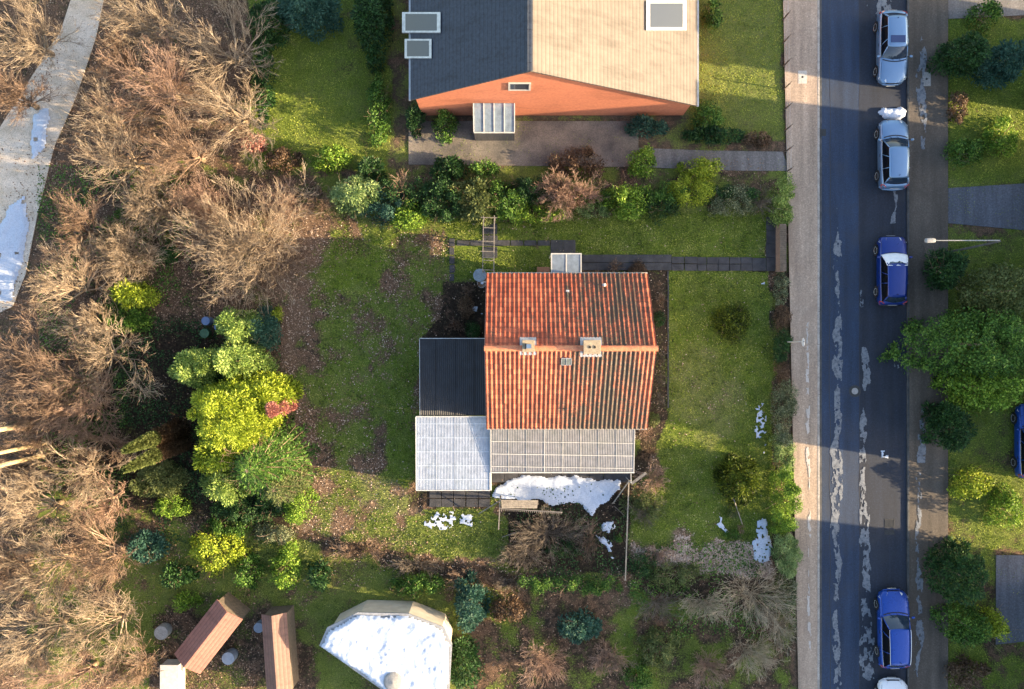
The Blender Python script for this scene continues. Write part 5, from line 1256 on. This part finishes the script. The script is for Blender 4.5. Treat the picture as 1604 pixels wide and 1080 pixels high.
# ------------------------------------------------------------------ planting
# hedge along the top boundary, left to right
bush('conifer_bush', 556, 300, 52, 31, 3.0, M['leaf_pale'], 'pale green feathery conifer bush at the left end of the top hedge', leaf=.12, frond=True, seed=1)
bush('laurel_bush', 606, 322, 50, 30, 2.0, M['leaf_blue'], 'dark blue-green bush right below the feathery conifer bush', leaf=.12, seed=2)
bush('laurel_bush', 640, 337, 33, 28, 1.8, M['leaf_bright'], 'bright yellow-green rounded bush jutting from top hedge onto the back lawn', leaf=.12, seed=3)
bush('laurel_bush', 692, 312, 46, 40, 2.6, M['leaf_dark'], 'dark leafy bush between bright rounded bush and the trellis', leaf=.13, seed=4)
bare('bare_shrub', 628, 294, 18, 15, 2.6, M['twig_pink'], 'small greyish leafless shrub poking out of the hedge above bright bush', stems=8, kids=(5,4), seed=5)
bush('yew_bush', 742, 310, 42, 38, 2.7, M['leaf_olive'], 'olive-green narrow-leaved bush above the top of the trellis', leaf=.12, frond=True, seed=6)
bush('laurel_bush', 790, 312, 38, 36, 2.4, M['leaf_green'], 'mid-green leafy bush just right of the trellis top', leaf=.13, seed=7)
bush('laurel_bush', 836, 334, 58, 17, 1.3, M['leaf_bright'], 'low bright green bush along the foot of the top hedge', leaf=.11, seed=8)
bush('laurel_bush', 820, 295, 30, 22, 2.3, M['leaf_dark'], 'dark green bush behind the low bright one in top hedge', leaf=.13, seed=9)
bare('bare_shrub', 885, 303, 58, 34, 2.6, M['twig_pink'], 'wide pinkish leafless shrub spilling over the top hedge above the porch', stems=34, kids=(7,5,4), seed=10, r0=.022, zc=1.4)
bush('laurel_bush', 930, 328, 28, 14, 1.2, M['leaf_pale'], 'low pale green bush under the right side of pinkish shrub', leaf=.11, seed=11)
bush('laurel_bush', 985, 312, 46, 32, 2.4, M['leaf_bright'], 'bright large-leaved bush right of the pinkish leafless shrub', leaf=.14, seed=12)
bush('laurel_bush', 1035, 322, 34, 24, 1.4, M['leaf_dark'], 'low dark bush in the gap between two yellow-green bushes', leaf=.11, seed=13)
bush('privet_bush', 1086, 298, 44, 28, 2.3, M['leaf_yellow'], 'dense yellow-green bush with a round lower edge in top hedge', leaf=.09, seed=14)
bush('privet_bush', 1158, 314, 44, 27, 1.9, M['leaf_grey'], 'greyish pale bush near the right end of top hedge', leaf=.09, seed=15, dens=.7)
bare('bare_shrub', 1196, 315, 24, 30, 1.9, M['twig_grey'], 'grey leafless shrub between the greyish bush and street corner', stems=16, kids=(6,4), seed=16)
bush('hedge_block', 1226, 303, 18, 28, 1.9, M['leaf_lime'], 'upper rounded yellow-green hedge block at the pavement corner', 'hedge', leaf=.09, seed=17, shape='box')  # lime leaves put sunlight on the hedge top into the colour
bush('hedge_block', 1228, 335, 20, 21, 1.8, M['leaf_lime'], 'lower rounded yellow-green hedge block above the brick wall', 'hedge', leaf=.09, seed=18)  # sunlit look of this block also comes from its lime leaf colour
for k, (px, py, rx, ry, h, mt, lb) in enumerate(((640,300,92,20,1.7,'leaf_dark','long dark hedge behind the rounded bushes left of the trellis'),(815,300,95,22,1.5,'leaf_dark','long dark hedge between trellis and the pinkish leafless shrub'),(985,306,90,18,1.4,'leaf_green','long green hedge behind the bushes above the porch path'),(1130,306,70,16,1.3,'leaf_dark','long dark hedge behind the greyish pale bush'))):
    bush('boundary_hedge', px, py, rx, ry, h, M[mt], lb, 'hedge', leaf=.12, seed=500+k, shape='box')
# planting strip and hedge along the pavement, top to bottom
def hedge(py0, py1, w, h, mat, label, seed, x=0, dens=1.5, leaf=.09, shape='box', name='hedge'):
    return bush(name, 1224+(py0+py1)/2*.0145-5+x, (py0+py1)/2, w, (py1-py0)/2+5, h, mat, label, 'hedge', leaf=leaf, seed=seed, dens=dens, shape=shape)
hedge(428, 478, 13, .7, M['leaf_grey'], 'low greyish brown hedge piece just below the brick wall', 21, dens=1.2)
hedge(478, 522, 14, .8, M['leaf_brown'], 'reddish brown low hedge piece level with the ball-shaped bush', 22)
hedge(520, 566, 15, 1.0, M['leaf_dark'], 'dark green hedge piece at the foot of the white lamp post', 23)
hedge(564, 602, 14, .7, M['leaf_brown'], 'brown sparse hedge piece above the pale hedge', 24, dens=.7)
hedge(598, 690, 20, 1.3, M['leaf_grey'], 'long pale grey-green hedge piece beside the lacy snow strip', 25)
hedge(686, 740, 19, .9, M['leaf_pale'], 'pale green hedge piece half in sunlight above the yellow hedge', 26)
hedge(735, 840, 21, 2.0, M['leaf_bright'], 'sunlit yellow-green hedge piece along the pavement', 27, dens=1.8)
hedge(836, 905, 20, 1.8, M['leaf_pale'], 'pale green shaded hedge piece right of the oval snow patch', 28, x=3)
hedge(895, 960, 19, 1.1, M['leaf_grey'], 'grey-green scraggy hedge piece at bottom street corner', 29, x=3, dens=.7)
# front lawn
bush('ball_shrub', 1151, 504, 30, 30, 2.0, M['leaf_ball'], 'neatly clipped ball-shaped bush on the front lawn', leaf=.105, seed=31, clumps=110, dens=3.0)
bush('small_conifer', 1163, 757, 36, 40, 2.6, M['leaf_ball'], 'rounded conifer on the front lawn with its right side in sun', 'tree', leaf=.11, frond=True, seed=32, trunkh=1, dens=1.6)
bush('leafy_clump', 1152, 800, 12, 16, .7, M['leaf_olive'], 'small dark leafy clump below the rounded conifer', leaf=.08, seed=33)
bare('twig_clump', 1162, 829, 12, 11, .7, M['twig_brown'], 'small reddish brown twig clump at the foot of the stake', stems=16, kids=(5,), seed=34, r0=.012)
bush('leafy_clump', 1150, 838, 20, 8, .4, M['leaf_green'], 'low green clump around the foot of the stake', leaf=.08, seed=35)
# beds round the house
for k, (px, py, r_, mt, lb) in enumerate((
    (1036,470,10,'twig_brown','brown dead perennials in the bed at the top right of the roof'),
    (1034,500,11,'leaf_dark','dark green perennial clump in the side bed level with ball bush'),
    (1036,560,12,'twig_grey','grey spiky lavender clump in the side bed near the ridge'),
    (1035,592,13,'twig_grey','wide grey lavender clump in the side bed below the ridge'),
    (1032,625,12,'twig_grey','grey woody perennial clump in the lower side bed'),
    (1026,658,11,'leaf_olive','olive green clump at the lower right corner of the roof'),
    (1013,680,14,'twig_pink','tan twiggy rose at the right end of the veranda'),
    (1016,710,15,'twig_brown','brown twiggy rose beside the lower right of the veranda'),
    (965,420,14,'twig_brown','reddish brown shrub against the front wall right of the porch'),
    (1000,427,16,'leaf_brown','dead brown foliage at the top right roof corner'),
    (730,480,16,'leaf_brown','dark brown foliage in the bed left of the roof'),
    (715,510,15,'twig_brown','brown twigs in the bed above the dark shed roof'),
    (740,520,14,'leaf_dark','dark evergreen clump between shed and roof'),
    (735,455,12,'twig_brown','brown stalks just below the rain barrel'),
    (648,760,9,'twig_brown','small brown bush left of the carport corner'))):
    if mt.startswith('leaf'): bush('perennial_clump', px, py, r_, r_*1.2, .6, M[mt], lb, 'plant', leaf=.07, seed=40+k)
    else: bare('perennial_clump', px, py, r_, r_*1.1, .7, M[mt], lb, 'plant', stems=26, kids=(5,3), seed=40+k, r0=.011, minr=.005)
# bottom beds
bare('bare_shrub', 1024, 752, 28, 28, 1.6, M['twig_pink'], 'grey leafless round shrub right of the loose plank', stems=30, kids=(6,4), seed=61, r0=.014)
bush('broom_bush', 1014, 796, 34, 32, 1.5, M['leaf_olive'], 'dark olive whippy bush right of the broken pole fence', leaf=.10, frond=True, seed=62, dens=.5)
bare('bare_shrub', 1012, 798, 32, 30, 1.7, M['twig_grey'], 'dark whippy stems standing in the olive bush by pole fence', stems=26, kids=(6,4), seed=63, r0=.012)
bush('leafy_clump', 970, 846, 6, 6, .9, M['leaf_green'], 'small green clump left of the pole fence beside snow trail', leaf=.08, seed=64)
bare('bare_shrub', 858, 838, 68, 38, .8, M['twig_grey'], 'large low grey twiggy shrub filling the bed below the big snow patch', stems=70, kids=(7,5), seed=65, r0=.014, out=1.1)
bare('bare_shrub', 820, 868, 46, 26, .8, M['twig_grey'], 'grey twiggy shrub at the lower left edge of dark bed', stems=44, kids=(7,5), seed=66, r0=.013)
bush('leafy_clump', 880, 862, 30, 18, .8, M['leaf_dark'], 'dark green ground bush under the grey twigs of bottom bed', leaf=.09, seed=67, dens=.5)
bare('bare_shrub', 925, 848, 24, 36, 1.1, M['twig_brown'], 'brown twiggy shrub left of the snow trail', stems=30, kids=(6,4), seed=68, r0=.013)
hb = dict(shape='box')
bush('boundary_hedge', 905, 918, 85, 16, 1.3, M['leaf_green'], 'dark green hedge along the lower boundary below the dark bed', 'hedge', leaf=.10, seed=69, **hb)
bush('boundary_hedge', 1060, 905, 50, 26, 1.2, M['leaf_olive'], 'olive bushy hedge below the pale fallen leaves', 'hedge', leaf=.10, seed=70, dens=.7)
bush('boundary_hedge', 1010, 885, 26, 26, 1.1, M['leaf_dark'], 'dark bushy hedge at the lower end of pole fence', 'hedge', leaf=.10, seed=71, dens=.7)
bare('bare_shrub', 1030, 870, 24, 16, .9, M['twig_pink'], 'pinkish twiggy shrub left of the pale fallen leaves', stems=24, kids=(6,4), seed=72, r0=.012)
bare('bare_shrub', 1185, 940, 66, 54, 2.4, M['twig_pale'], 'big fan of tan bare stems at the bottom street corner', stems=44, kids=(6,4), seed=73, r0=.016, out=1.25)
bare('bare_shrub', 1105, 950, 52, 30, 1.7, M['twig_pale'], 'grey twiggy shrub left of the big stem fan', stems=40, kids=(6,4), seed=74, r0=.014)
bare('bare_shrub', 1030, 950, 46, 26, 1.4, M['twig_grey'], 'low grey shrub below the olive bushy hedge', stems=34, kids=(6,4), seed=75, r0=.013)
bare('bare_shrub', 1225, 985, 30, 46, 1.8, M['twig_pale'], 'pale bare shrub leaning over the pavement at the bottom', stems=34, kids=(6,5), seed=76, r0=.014)
bare('bare_shrub', 1175, 1030, 50, 40, 2.2, M['twig_pale'], 'tan leafless shrub near bottom edge left of pavement', stems=34, kids=(6,5), seed=77, r0=.015)
for k, (px, py, rx, ry, mt, lb) in enumerate((
    (560,862,48,13,'twig_brown','brown low twigs along the lower boundary, left of the middle'),
    (650,885,48,13,'twig_grey','grey brown low twigs on the boundary below the melting snow'),
    (740,905,50,14,'twig_brown','brown low twigs on the boundary left of the dark green hedge'),
    (800,915,36,14,'twig_grey','grey low twigs on the boundary touching the dark green hedge'))):
    bare('boundary_scrub', px, py, rx, ry, .7, M[mt], lb, 'scrub', stems=46, kids=(6,4), seed=80+k, r0=.012)
# conifer group in the left garden
bush('pale_conifer', 368, 510, 36, 30, 4.2, M['leaf_lime'], 'pale green feathery conifer at the top of the conifer group', 'tree', seed=1, leaf=.11, frond=True)
bush('pale_conifer', 370, 566, 44, 32, 4.8, M['leaf_lime'], 'pale green conifer directly above the big yellow conifer', 'tree', seed=2, leaf=.11, frond=True)
bush('blue_conifer', 408, 515, 26, 36, 3.0, M['leaf_blue'], 'dark blue-green conifer right of the topmost pale conifer', 'tree', leaf=.11, frond=True, seed=3, shape='cone')
bush('ball_shrub', 433, 491, 9, 12, 1.2, M['leaf_yellow'], 'tiny yellow-green round bush at the edge of the conifer group', leaf=.08, seed=4)
bush('pale_conifer', 304, 578, 44, 36, 5.0, M['leaf_lime'], 'pale spiky conifer at the left of the conifer group', 'tree', seed=5, leaf=.11, frond=True)
bush('yellow_conifer', 350, 652, 72, 74, 7.0, M['leaf_yellow'], 'largest bright yellow conifer in the middle of the left garden', 'tree', leaf=.11, frond=True, seed=6, zc=5, dens=1.3, n=30000)
bush('yellow_conifer', 402, 622, 40, 42, 5.2, M['leaf_yellow'], 'smaller yellow conifer at the upper right of the largest one', 'tree', leaf=.14, frond=True, seed=7, zc=4)
bush('red_shrub', 414, 643, 24, 15, 5.6, M['leaf_red'], 'pinkish red feathery shrub at the right edge of yellow conifer', leaf=.09, frond=True, seed=8, zc=5.3)
bush('green_conifer', 335, 712, 48, 40, 4.5, M['leaf_yellow'], 'yellow-green conifer at the lower edge of the largest yellow one', 'tree', leaf=.14, frond=True, seed=9, zc=3.5)
spruce('green_conifer', 408, 728, 70, 5.4, M['leaf_green'], 'wide mid-green feathery conifer below the yellow conifer', seed=10, whorls=20, per=15)
bush('green_conifer', 352, 762, 42, 34, 3.6, M['leaf_lime'], 'light green feathery conifer at the lower left of wide green one', 'tree', seed=11, leaf=.11, frond=True)
spruce('green_conifer', 440, 762, 44, 3.4, M['leaf_olive'], 'olive feathery conifer between wide green one and the round bush', seed=12)
bush('round_bush', 465, 792, 34, 38, 1.9, M['leaf_bright'], 'round yellow-edged bush at the lower right end of conifer group', leaf=.10, seed=13)
bush('laurel_bush', 425, 785, 36, 32, 1.8, M['leaf_dark'], 'dark glossy bush left of the round yellow-edged bush', leaf=.11, seed=14)
bare('bare_shrub', 372, 728, 26, 22, 5.8, M['twig_pink'], 'pale bare twigs standing out of the green conifers', stems=9, kids=(5,4), seed=15, zc=5.0, r0=.02)
bush('dark_bush', 380, 800, 50, 28, 1.6, M['leaf_dark'], 'dark undergrowth bush at the foot of the lowest conifers', leaf=.11, seed=24)
bush('dark_bush', 345, 600, 50, 40, 2.6, M['leaf_dark'], 'dark bush in the gap between pale conifers and the big yellow one', leaf=.11, seed=25, frond=True)
bush('olive_bush', 245, 752, 46, 34, 1.8, M['leaf_olive'], 'shaded olive bush below the leaning column conifers', leaf=.11, frond=True, seed=16)
bush('olive_bush', 265, 796, 36, 20, 1.5, M['leaf_bright'], 'light green low bush at the lower boundary left of centre', leaf=.10, seed=17)
bush('olive_bush', 350, 828, 48, 18, 1.3, M['leaf_green'], 'mid-green low bush on the lower boundary under conifer group', leaf=.10, seed=18)
bush('olive_bush', 430, 838, 40, 16, 1.2, M['leaf_grey'], 'grey-green low bush on the lower boundary below round bush', leaf=.09, seed=19, dens=.7)
def column_conifer(px0, py0, h, r, label, seed, lean):
    rg = np.random.default_rng(seed); x, y = P(px0, py0, 0); e = empty('column_conifer', (x, y, 0)); tag(e, label, 'tree')
    n = 14000; t = rg.uniform(0, 1, n)**.8; a = rg.uniform(0, 2*np.pi, n); rr = r*np.clip(1.05-t, 0, 1)**.6*rg.uniform(.5, 1.1, n)
    C = np.stack([np.cos(a)*rr+lean[0]*t, np.sin(a)*rr+lean[1]*t, t*h+.1], -1); U = np.stack([np.cos(a)*.35+lean[0]*.15, np.sin(a)*.35+lean[1]*.15, np.full(n, 1.)], -1)+rg.normal(0, .15, (n, 3))
    top = t > .52
    for nm, mk, mt in (('crown', top, M['leaf_olive']), ('dead_foliage', ~top, M['leaf_brown'])):
        V, F = leaves_np(rg, C[mk], U[mk], rg.normal(0, 1, (mk.sum(), 3)), rg.uniform(.12, .30, mk.sum()), .14); mesh_np(nm, V, F, mt, e)
    MB().tube([(0,0,-.1),(lean[0]*.5,lean[1]*.5,h*.5),(lean[0]*.9,lean[1]*.9,h*.92)], [.10,.07,.02], 8).build('trunk', M['bark'], e)
column_conifer(288, 668, 6.6, .55, 'upper of two slim column conifers with brown lower foliage', 1, (-.5,-.6)); column_conifer(292, 690, 7.0, .5, 'lower of two slim column conifers with green tips', 2, (-.45,-.7))
# big leafless shrubs upper left
bare('bare_tree', 380, 385, 92, 82, 4.4, M['twig_tan'], 'largest round leafless shrub with tan twigs on the upper left lawn edge', 'tree', stems=52, kids=(7,5,3), seed=101, r0=.03, out=1.25, zc=1.9)
bare('bare_shrub', 235, 320, 58, 50, 3.6, M['twig_tan'], 'tangled leafless shrub at the upper left boundary corner', stems=36, kids=(7,5,4), seed=102, r0=.028)
bare('bare_shrub', 195, 395, 58, 48, 3.4, M['twig_tan'], 'tangled leafless shrub on the left boundary above the green bush', stems=36, kids=(7,5,4), seed=103, r0=.028)
bare('bare_shrub', 310, 318, 46, 42, 3.0, M['twig_pink'], 'pinkish leafless shrub between corner shrub and the largest one', stems=30, kids=(7,5,3), seed=104, r0=.025)
bare('bare_shrub', 445, 320, 50, 40, 2.2, M['twig_pink'], 'brown-pink leafless shrub right of the largest one', stems=40, kids=(7,5), seed=105, r0=.018)
bare('bare_shrub', 500, 322, 34, 26, 1.8, M['twig_brown'], 'brown leafless shrub at the left end of top hedge', stems=30, kids=(7,5), seed=106, r0=.016)
bare('bare_shrub', 478, 296, 20, 14, 3.2, M['twig_tan'], 'pale branching dead shrub standing above brown leafless one', stems=5, kids=(5,4), seed=107, r0=.03)
bare('bare_shrub', 440, 410, 56, 52, 1.1, M['twig_brown'], 'low brown twigs at the right foot of the largest leafless shrub', stems=50, kids=(7,4), seed=108, r0=.013)
bush('conifer_bush', 205, 462, 42, 22, 2.4, M['leaf_yellow'], 'bright green-yellow conifer bush on the left boundary', leaf=.12, frond=True, seed=20)
bush('conifer_bush', 195, 498, 50, 28, 1.5, M['leaf_green'], 'dark green bush below the bright conifer bush on left boundary', leaf=.11, frond=True, seed=21)
bush('conifer_bush', 258, 398, 22, 16, 1.2, M['leaf_dark'], 'small dark bush between the tangled shrubs and the largest one', leaf=.10, frond=True, seed=22)
bush('conifer_bush', 225, 300, 30, 24, 1.6, M['leaf_bright'], 'green ivy-like bush under the corner tangled shrub', leaf=.10, seed=23, dens=.7)
bush('conifer_bush', 190, 345, 26, 26, 1.4, M['leaf_green'], 'mid-green bush under twigs on upper left boundary', leaf=.10, seed=24, dens=.7)
# leafless trees and shrubs on the left boundary
wood = [
 (150,560,70,50,5.0,'twig_tan','leafless tree fanning right across left boundary',11,(1.6,.2)),
 (95,600,60,46,6.0,'twig_brown','tall leafless tree left of the fanning one',12,(.3,0)),
 (150,510,52,30,3.2,'twig_tan','leafless shrub under the bright conifer bush',13,(0,0)),
 (130,640,56,40,3.6,'twig_pink','pinkish leafless shrub on left boundary, middle',14,(0,0)),
 (60,650,60,46,4.5,'twig_brown','brown leafless shrub above the three tan trunks',15,(0,0)),
 (150,690,44,36,3.0,'twig_brown','brown twigs right of the three tan trunks',16,(0,0)),
 (120,740,66,44,4.4,'twig_tan','leafless tree below the three tan trunks',17,(.6,.2)),
 (165,785,50,34,3.2,'twig_pink','leafless shrub at the lower left boundary corner',18,(0,0)),
 (60,800,70,48,4.6,'twig_tan','leafless tree at the left edge below the boundary corner',19,(0,0)),
 (30,730,44,40,3.4,'twig_brown','brown thicket at the left edge among the trunks',20,(0,0)),
 (30,560,56,50,5.0,'twig_brown','leafless tree at the left edge above the trunks',21,(0,0)),
 (110,450,52,50,4.4,'twig_tan','leafless tree outside the left boundary beside green bush',22,(0,0)),
 (120,360,44,50,4.2,'twig_brown','brownish leafless tree right of the pale snow strip',23,(0,0)),
 (190,250,62,50,5.0,'twig_tan','leafless tree just above the corner shrub',24,(0,0)),
 (290,235,66,54,5.2,'twig_brown','leafless tree above the pinkish shrub',25,(0,0)),
 (360,170,58,60,5.6,'twig_tan','leafless tree at the right edge of the upper wood, lower one',26,(0,0)),
 (345,70,62,66,5.8,'twig_tan','leafless tree at the right edge of the upper wood, upper one',27,(0,0)),
 (245,130,64,62,5.8,'twig_pink','pinkish leafless tree in middle of the upper wood',28,(0,0)),
 (235,30,60,56,5.6,'twig_tan','leafless tree at the top of upper wood',29,(0,0)),
 (190,90,36,46,4.6,'twig_brown','brown leafless tree beside the gravel path at top',30,(0,0)),
 (160,180,44,50,4.8,'twig_tan','leafless tree beside the gravel path bend',31,(0,0)),
 (40,60,60,56,5.2,'twig_tan','leafless tree in the top left corner',32,(0,0)),
 (20,150,44,40,4.6,'twig_brown','leafless tree at the left edge left of the path',33,(0,0)),
 (70,890,66,50,5.4,'twig_tan','leafless tree in the lower left wood, upper left one',34,(0,0)),
 (165,880,62,54,5.4,'twig_brown','leafless tree in the lower left wood, upper right one',35,(0,0)),
 (60,1000,70,58,5.6,'twig_tan','leafless tree in the lower left wood, lower left one',36,(0,0)),
 (165,985,58,60,5.6,'twig_tan','leafless tree in the lower left wood, lower right one',37,(0,0)),
 (110,1070,60,40,5.4,'twig_pink','pinkish leafless tree cut by the bottom edge at left',38,(0,0)),
 (210,1050,40,44,4.0,'twig_brown','brown leafless tree left of the white storage box',39,(0,0)),
 (10,900,40,50,4.6,'twig_brown','brown leafless tree at the very left edge below centre',40,(0,0)),
]
for k, (px, py, rx, ry, h, mt, lb, sd_, ln) in enumerate(wood):
    bare('bare_tree', px, py, rx*1.05, ry*1.05, h, M[mt], lb, 'tree', stems=14, kids=(6,6,4), seed=200+sd_, r0=.065, lean=ln, group='leafless trees of the wood', trunk=.6, minr=.006, out=1.35, spread=.55)
# three tall trunks leaning out of the frame
for k, (py, r0, lb) in enumerate(((661,.17,'thick tan trunk of a tall tree, uppermost of three at left edge'),(694,.13,'tan trunk of a tall tree, middle of three at left edge'),(712,.14,'tan trunk of a tall tree, lowest of three at left edge'))):
    x, y = P(74, py, 0); h = 13; e = empty('tall_tree', (x, y, 0)); tag(e, lb, 'tree', 'tall trees at the left edge')
    MB().tube([(0,0,-.2),(0,0,h*.35),(0,0,h*.7),(0,0,h)], [r0,r0*.85,r0*.6,r0*.3], 14).build('trunk', M['bark_tan'], e, smooth=True)
    rg = np.random.default_rng(300+k); n = 16; a = rg.uniform(0, 6.28, n); st = np.stack([0*a, 0*a, rg.uniform(.45, .98, n)*h], -1); d = np.stack([np.cos(a), np.sin(a), np.full(n, .7)], -1)
    V, F = merge([tubes_np(p, np.maximum(r, .008), 3) for p, r in grow(rg, st, d, rg.uniform(1.5, 3, n), np.full(n, .05), 4, (6,4,3), .7)]); mesh_np('crown', V, F, M['twig_tan'], e)
# neighbours: shrubs and trees that the photograph blurs
nb = [
 ('evergreen_bush',415,30,34,40,3.0,'leaf_dark','dark evergreen at the top left corner of the upper lawn'),
 ('evergreen_tree',480,10,50,34,4.5,'leaf_blue','dark blue-green tree at the top edge above the lawn'),
 ('evergreen_tree',580,20,34,60,4.0,'leaf_dark','dark tree beside the shade-toned slope of the orange-gabled house'),
 ('evergreen_bush',410,120,16,60,1.8,'leaf_dark','dark hedge-like bush along the left of the upper lawn'),
 ('evergreen_bush',590,170,20,60,2.0,'leaf_green','green bush along the right of the upper lawn'),
 ('evergreen_bush',520,245,32,22,2.0,'leaf_bright','bright bush above the feathery conifer bush'),
 ('evergreen_bush',580,262,20,18,1.6,'leaf_dark','dark bush above the hedge at the lawn corner'),
 ('red_bush',392,222,22,18,2.0,'leaf_red','reddish bush between upper wood and lawn'),
 ('brown_bush',440,248,34,22,1.4,'leaf_brown','dark brown bush right of the reddish one'),
 ('evergreen_bush',650,185,14,26,1.6,'leaf_dark','dark narrow bush at the left end of the terrace'),
 ('evergreen_bush',695,195,20,34,1.8,'leaf_green','green bush on terrace left of the conservatory'),
 ('evergreen_bush',705,262,34,18,1.6,'leaf_dark','dark bush behind the top hedge by the terrace'),
 ('evergreen_bush',760,262,26,14,1.6,'leaf_green','green bush behind the top hedge above trellis'),
 ('brown_bush',905,255,50,28,1.2,'leaf_brown','brown bush on terrace behind the pinkish shrub'),
 ('evergreen_bush',1008,252,26,26,1.9,'leaf_bright','bright green round bush at the right of the terrace'),
 ('evergreen_bush',1100,262,38,20,1.8,'leaf_yellow','yellow-green bush behind the dense yellow-green one'),
 ('evergreen_bush',1010,198,34,16,1.5,'leaf_blue','dark bush under the right corner of the orange gable'),
 ('evergreen_bush',1110,180,28,26,1.7,'leaf_green','green bush at lower left of the sunlit lawn'),
 ('evergreen_bush',1125,210,50,15,1.3,'leaf_dark','dark hedge between the sunlit lawn and driveway'),
 ('brown_bush',1190,215,26,14,1.0,'leaf_brown','brown low bush near fence at the driveway'),
 ('evergreen_bush',1120,20,14,30,1.8,'leaf_green','green bush at the top of sunlit lawn beside the sun-toned roof'),
 ('evergreen_tree',335,868,50,36,2.6,'leaf_yellow','bright yellow-green tree just below the lower boundary'),
 ('evergreen_bush',225,860,30,30,2.0,'leaf_blue','dark bush left of the bright tree below boundary'),
 ('evergreen_bush',272,905,28,18,1.6,'leaf_dark','dark bush at lower left of bright tree below boundary'),
 ('evergreen_bush',288,945,24,18,1.5,'leaf_bright','small green bush above the diagonal red shed'),
 ('evergreen_bush',385,900,24,30,1.8,'leaf_green','green bush right of the bright tree below the boundary'),
 ('yellow_bush',445,895,26,44,1.8,'leaf_bright','tan-green bush left of the green neighbour lawn'),
 ('evergreen_bush',500,900,20,24,1.6,'leaf_dark','dark bush above the snowy garage, left'),
 ('evergreen_bush',655,920,46,20,1.6,'leaf_green','green bush above the snowy garage, right'),
 ('evergreen_bush',735,950,26,50,2.4,'leaf_blue','dark green bush right of the snowy garage'),
 ('evergreen_bush',725,1045,26,44,2.2,'leaf_dark','dark bush right of the garage at the bottom edge'),
 ('brown_bush',795,960,34,22,1.6,'leaf_brown','brown bush right of the dark bush by snowy garage'),
 ('brown_bush',850,1040,46,44,2.0,'twigbush','greyish pink leafless shrub at the bottom middle'),
 ('brown_bush',955,1035,36,30,1.8,'twigbush','tan leafless shrub at the bottom, second from middle'),
 ('yellow_bush',1035,1020,34,34,1.9,'leaf_olive','olive bush at the bottom right of the middle'),
 ('evergreen_bush',905,985,36,26,1.6,'leaf_blue','dark bush below the dark green boundary hedge'),
 ('evergreen_bush',1000,1065,28,22,1.5,'leaf_green','green bush at the bottom edge below olive bush'),
 ('brown_bush',1110,1050,36,30,1.5,'twigbush','leafless shrub at the bottom left of the tan one'),
 ('evergreen_tree',1520,78,34,32,4.2,'leaf_dark','dark tree at the top right across the street'),
 ('evergreen_tree',1580,92,34,34,4.6,'leaf_blue','blue-green tree in the top right corner across the street'),
 ('evergreen_bush',1548,20,28,22,2.0,'leaf_green','green bush beside the upper right driveway'),
 ('brown_bush',1505,165,16,30,1.2,'leaf_brown','brown low bush along the far pavement edge'),
 ('evergreen_bush',1515,235,34,26,1.6,'leaf_green','green bush above the blue-grey driveway'),
 ('evergreen_bush',1575,215,32,34,1.8,'leaf_bright','lighter green bush in garden above the blue-grey driveway'),
 ('evergreen_tree',1545,540,100,62,7.5,'leaf_green','biggest green tree across the street reaching over the far kerb'),
 ('evergreen_tree',1590,455,50,50,6.5,'leaf_olive','olive tree behind the biggest green one'),
 ('evergreen_tree',1560,610,60,40,6.0,'leaf_bright','yellowish green tree below the biggest green one'),
 ('evergreen_tree',1490,420,26,34,3.2,'leaf_dark','dark bush at the foot of tall street lamp'),
 ('evergreen_tree',1500,672,34,40,4.0,'leaf_dark','very dark tree below the biggest green one'),
 ('evergreen_bush',1530,760,34,30,1.8,'leaf_yellow','sunlit yellow-green bush across the street'),
 ('evergreen_bush',1585,800,30,40,1.8,'leaf_bright','green bush at the right edge beside sunlit one'),
 ('evergreen_tree',1510,905,40,50,4.6,'leaf_dark','very dark tree across the street near the bright blue car'),
 ('evergreen_tree',1520,985,40,34,3.6,'leaf_green','green tree below the very dark one near bright blue car'),
 ('evergreen_bush',1560,980,26,22,3.0,'leaf_yellow','small yellow-green bush beside the lower right driveway'),
 ('brown_bush',1520,1060,40,24,1.6,'leaf_brown','brown bush in the bottom right corner'),
]
for k, (nm, px, py, rx, ry, h, mt, lb) in enumerate(nb):
    if mt == 'twigbush': bare('bare_shrub', px, py, rx, ry, h, M['twig_pink'], lb, stems=40, kids=(6,5), seed=400+k, r0=.016)
    else: bush(nm, px, py, rx, ry, h, M[mt], lb, 'tree' if 'tree' in nm else 'bush', leaf=.14 if h < 5 else .17, seed=400+k, n=None, frond=('dark' in mt or 'blue' in mt))
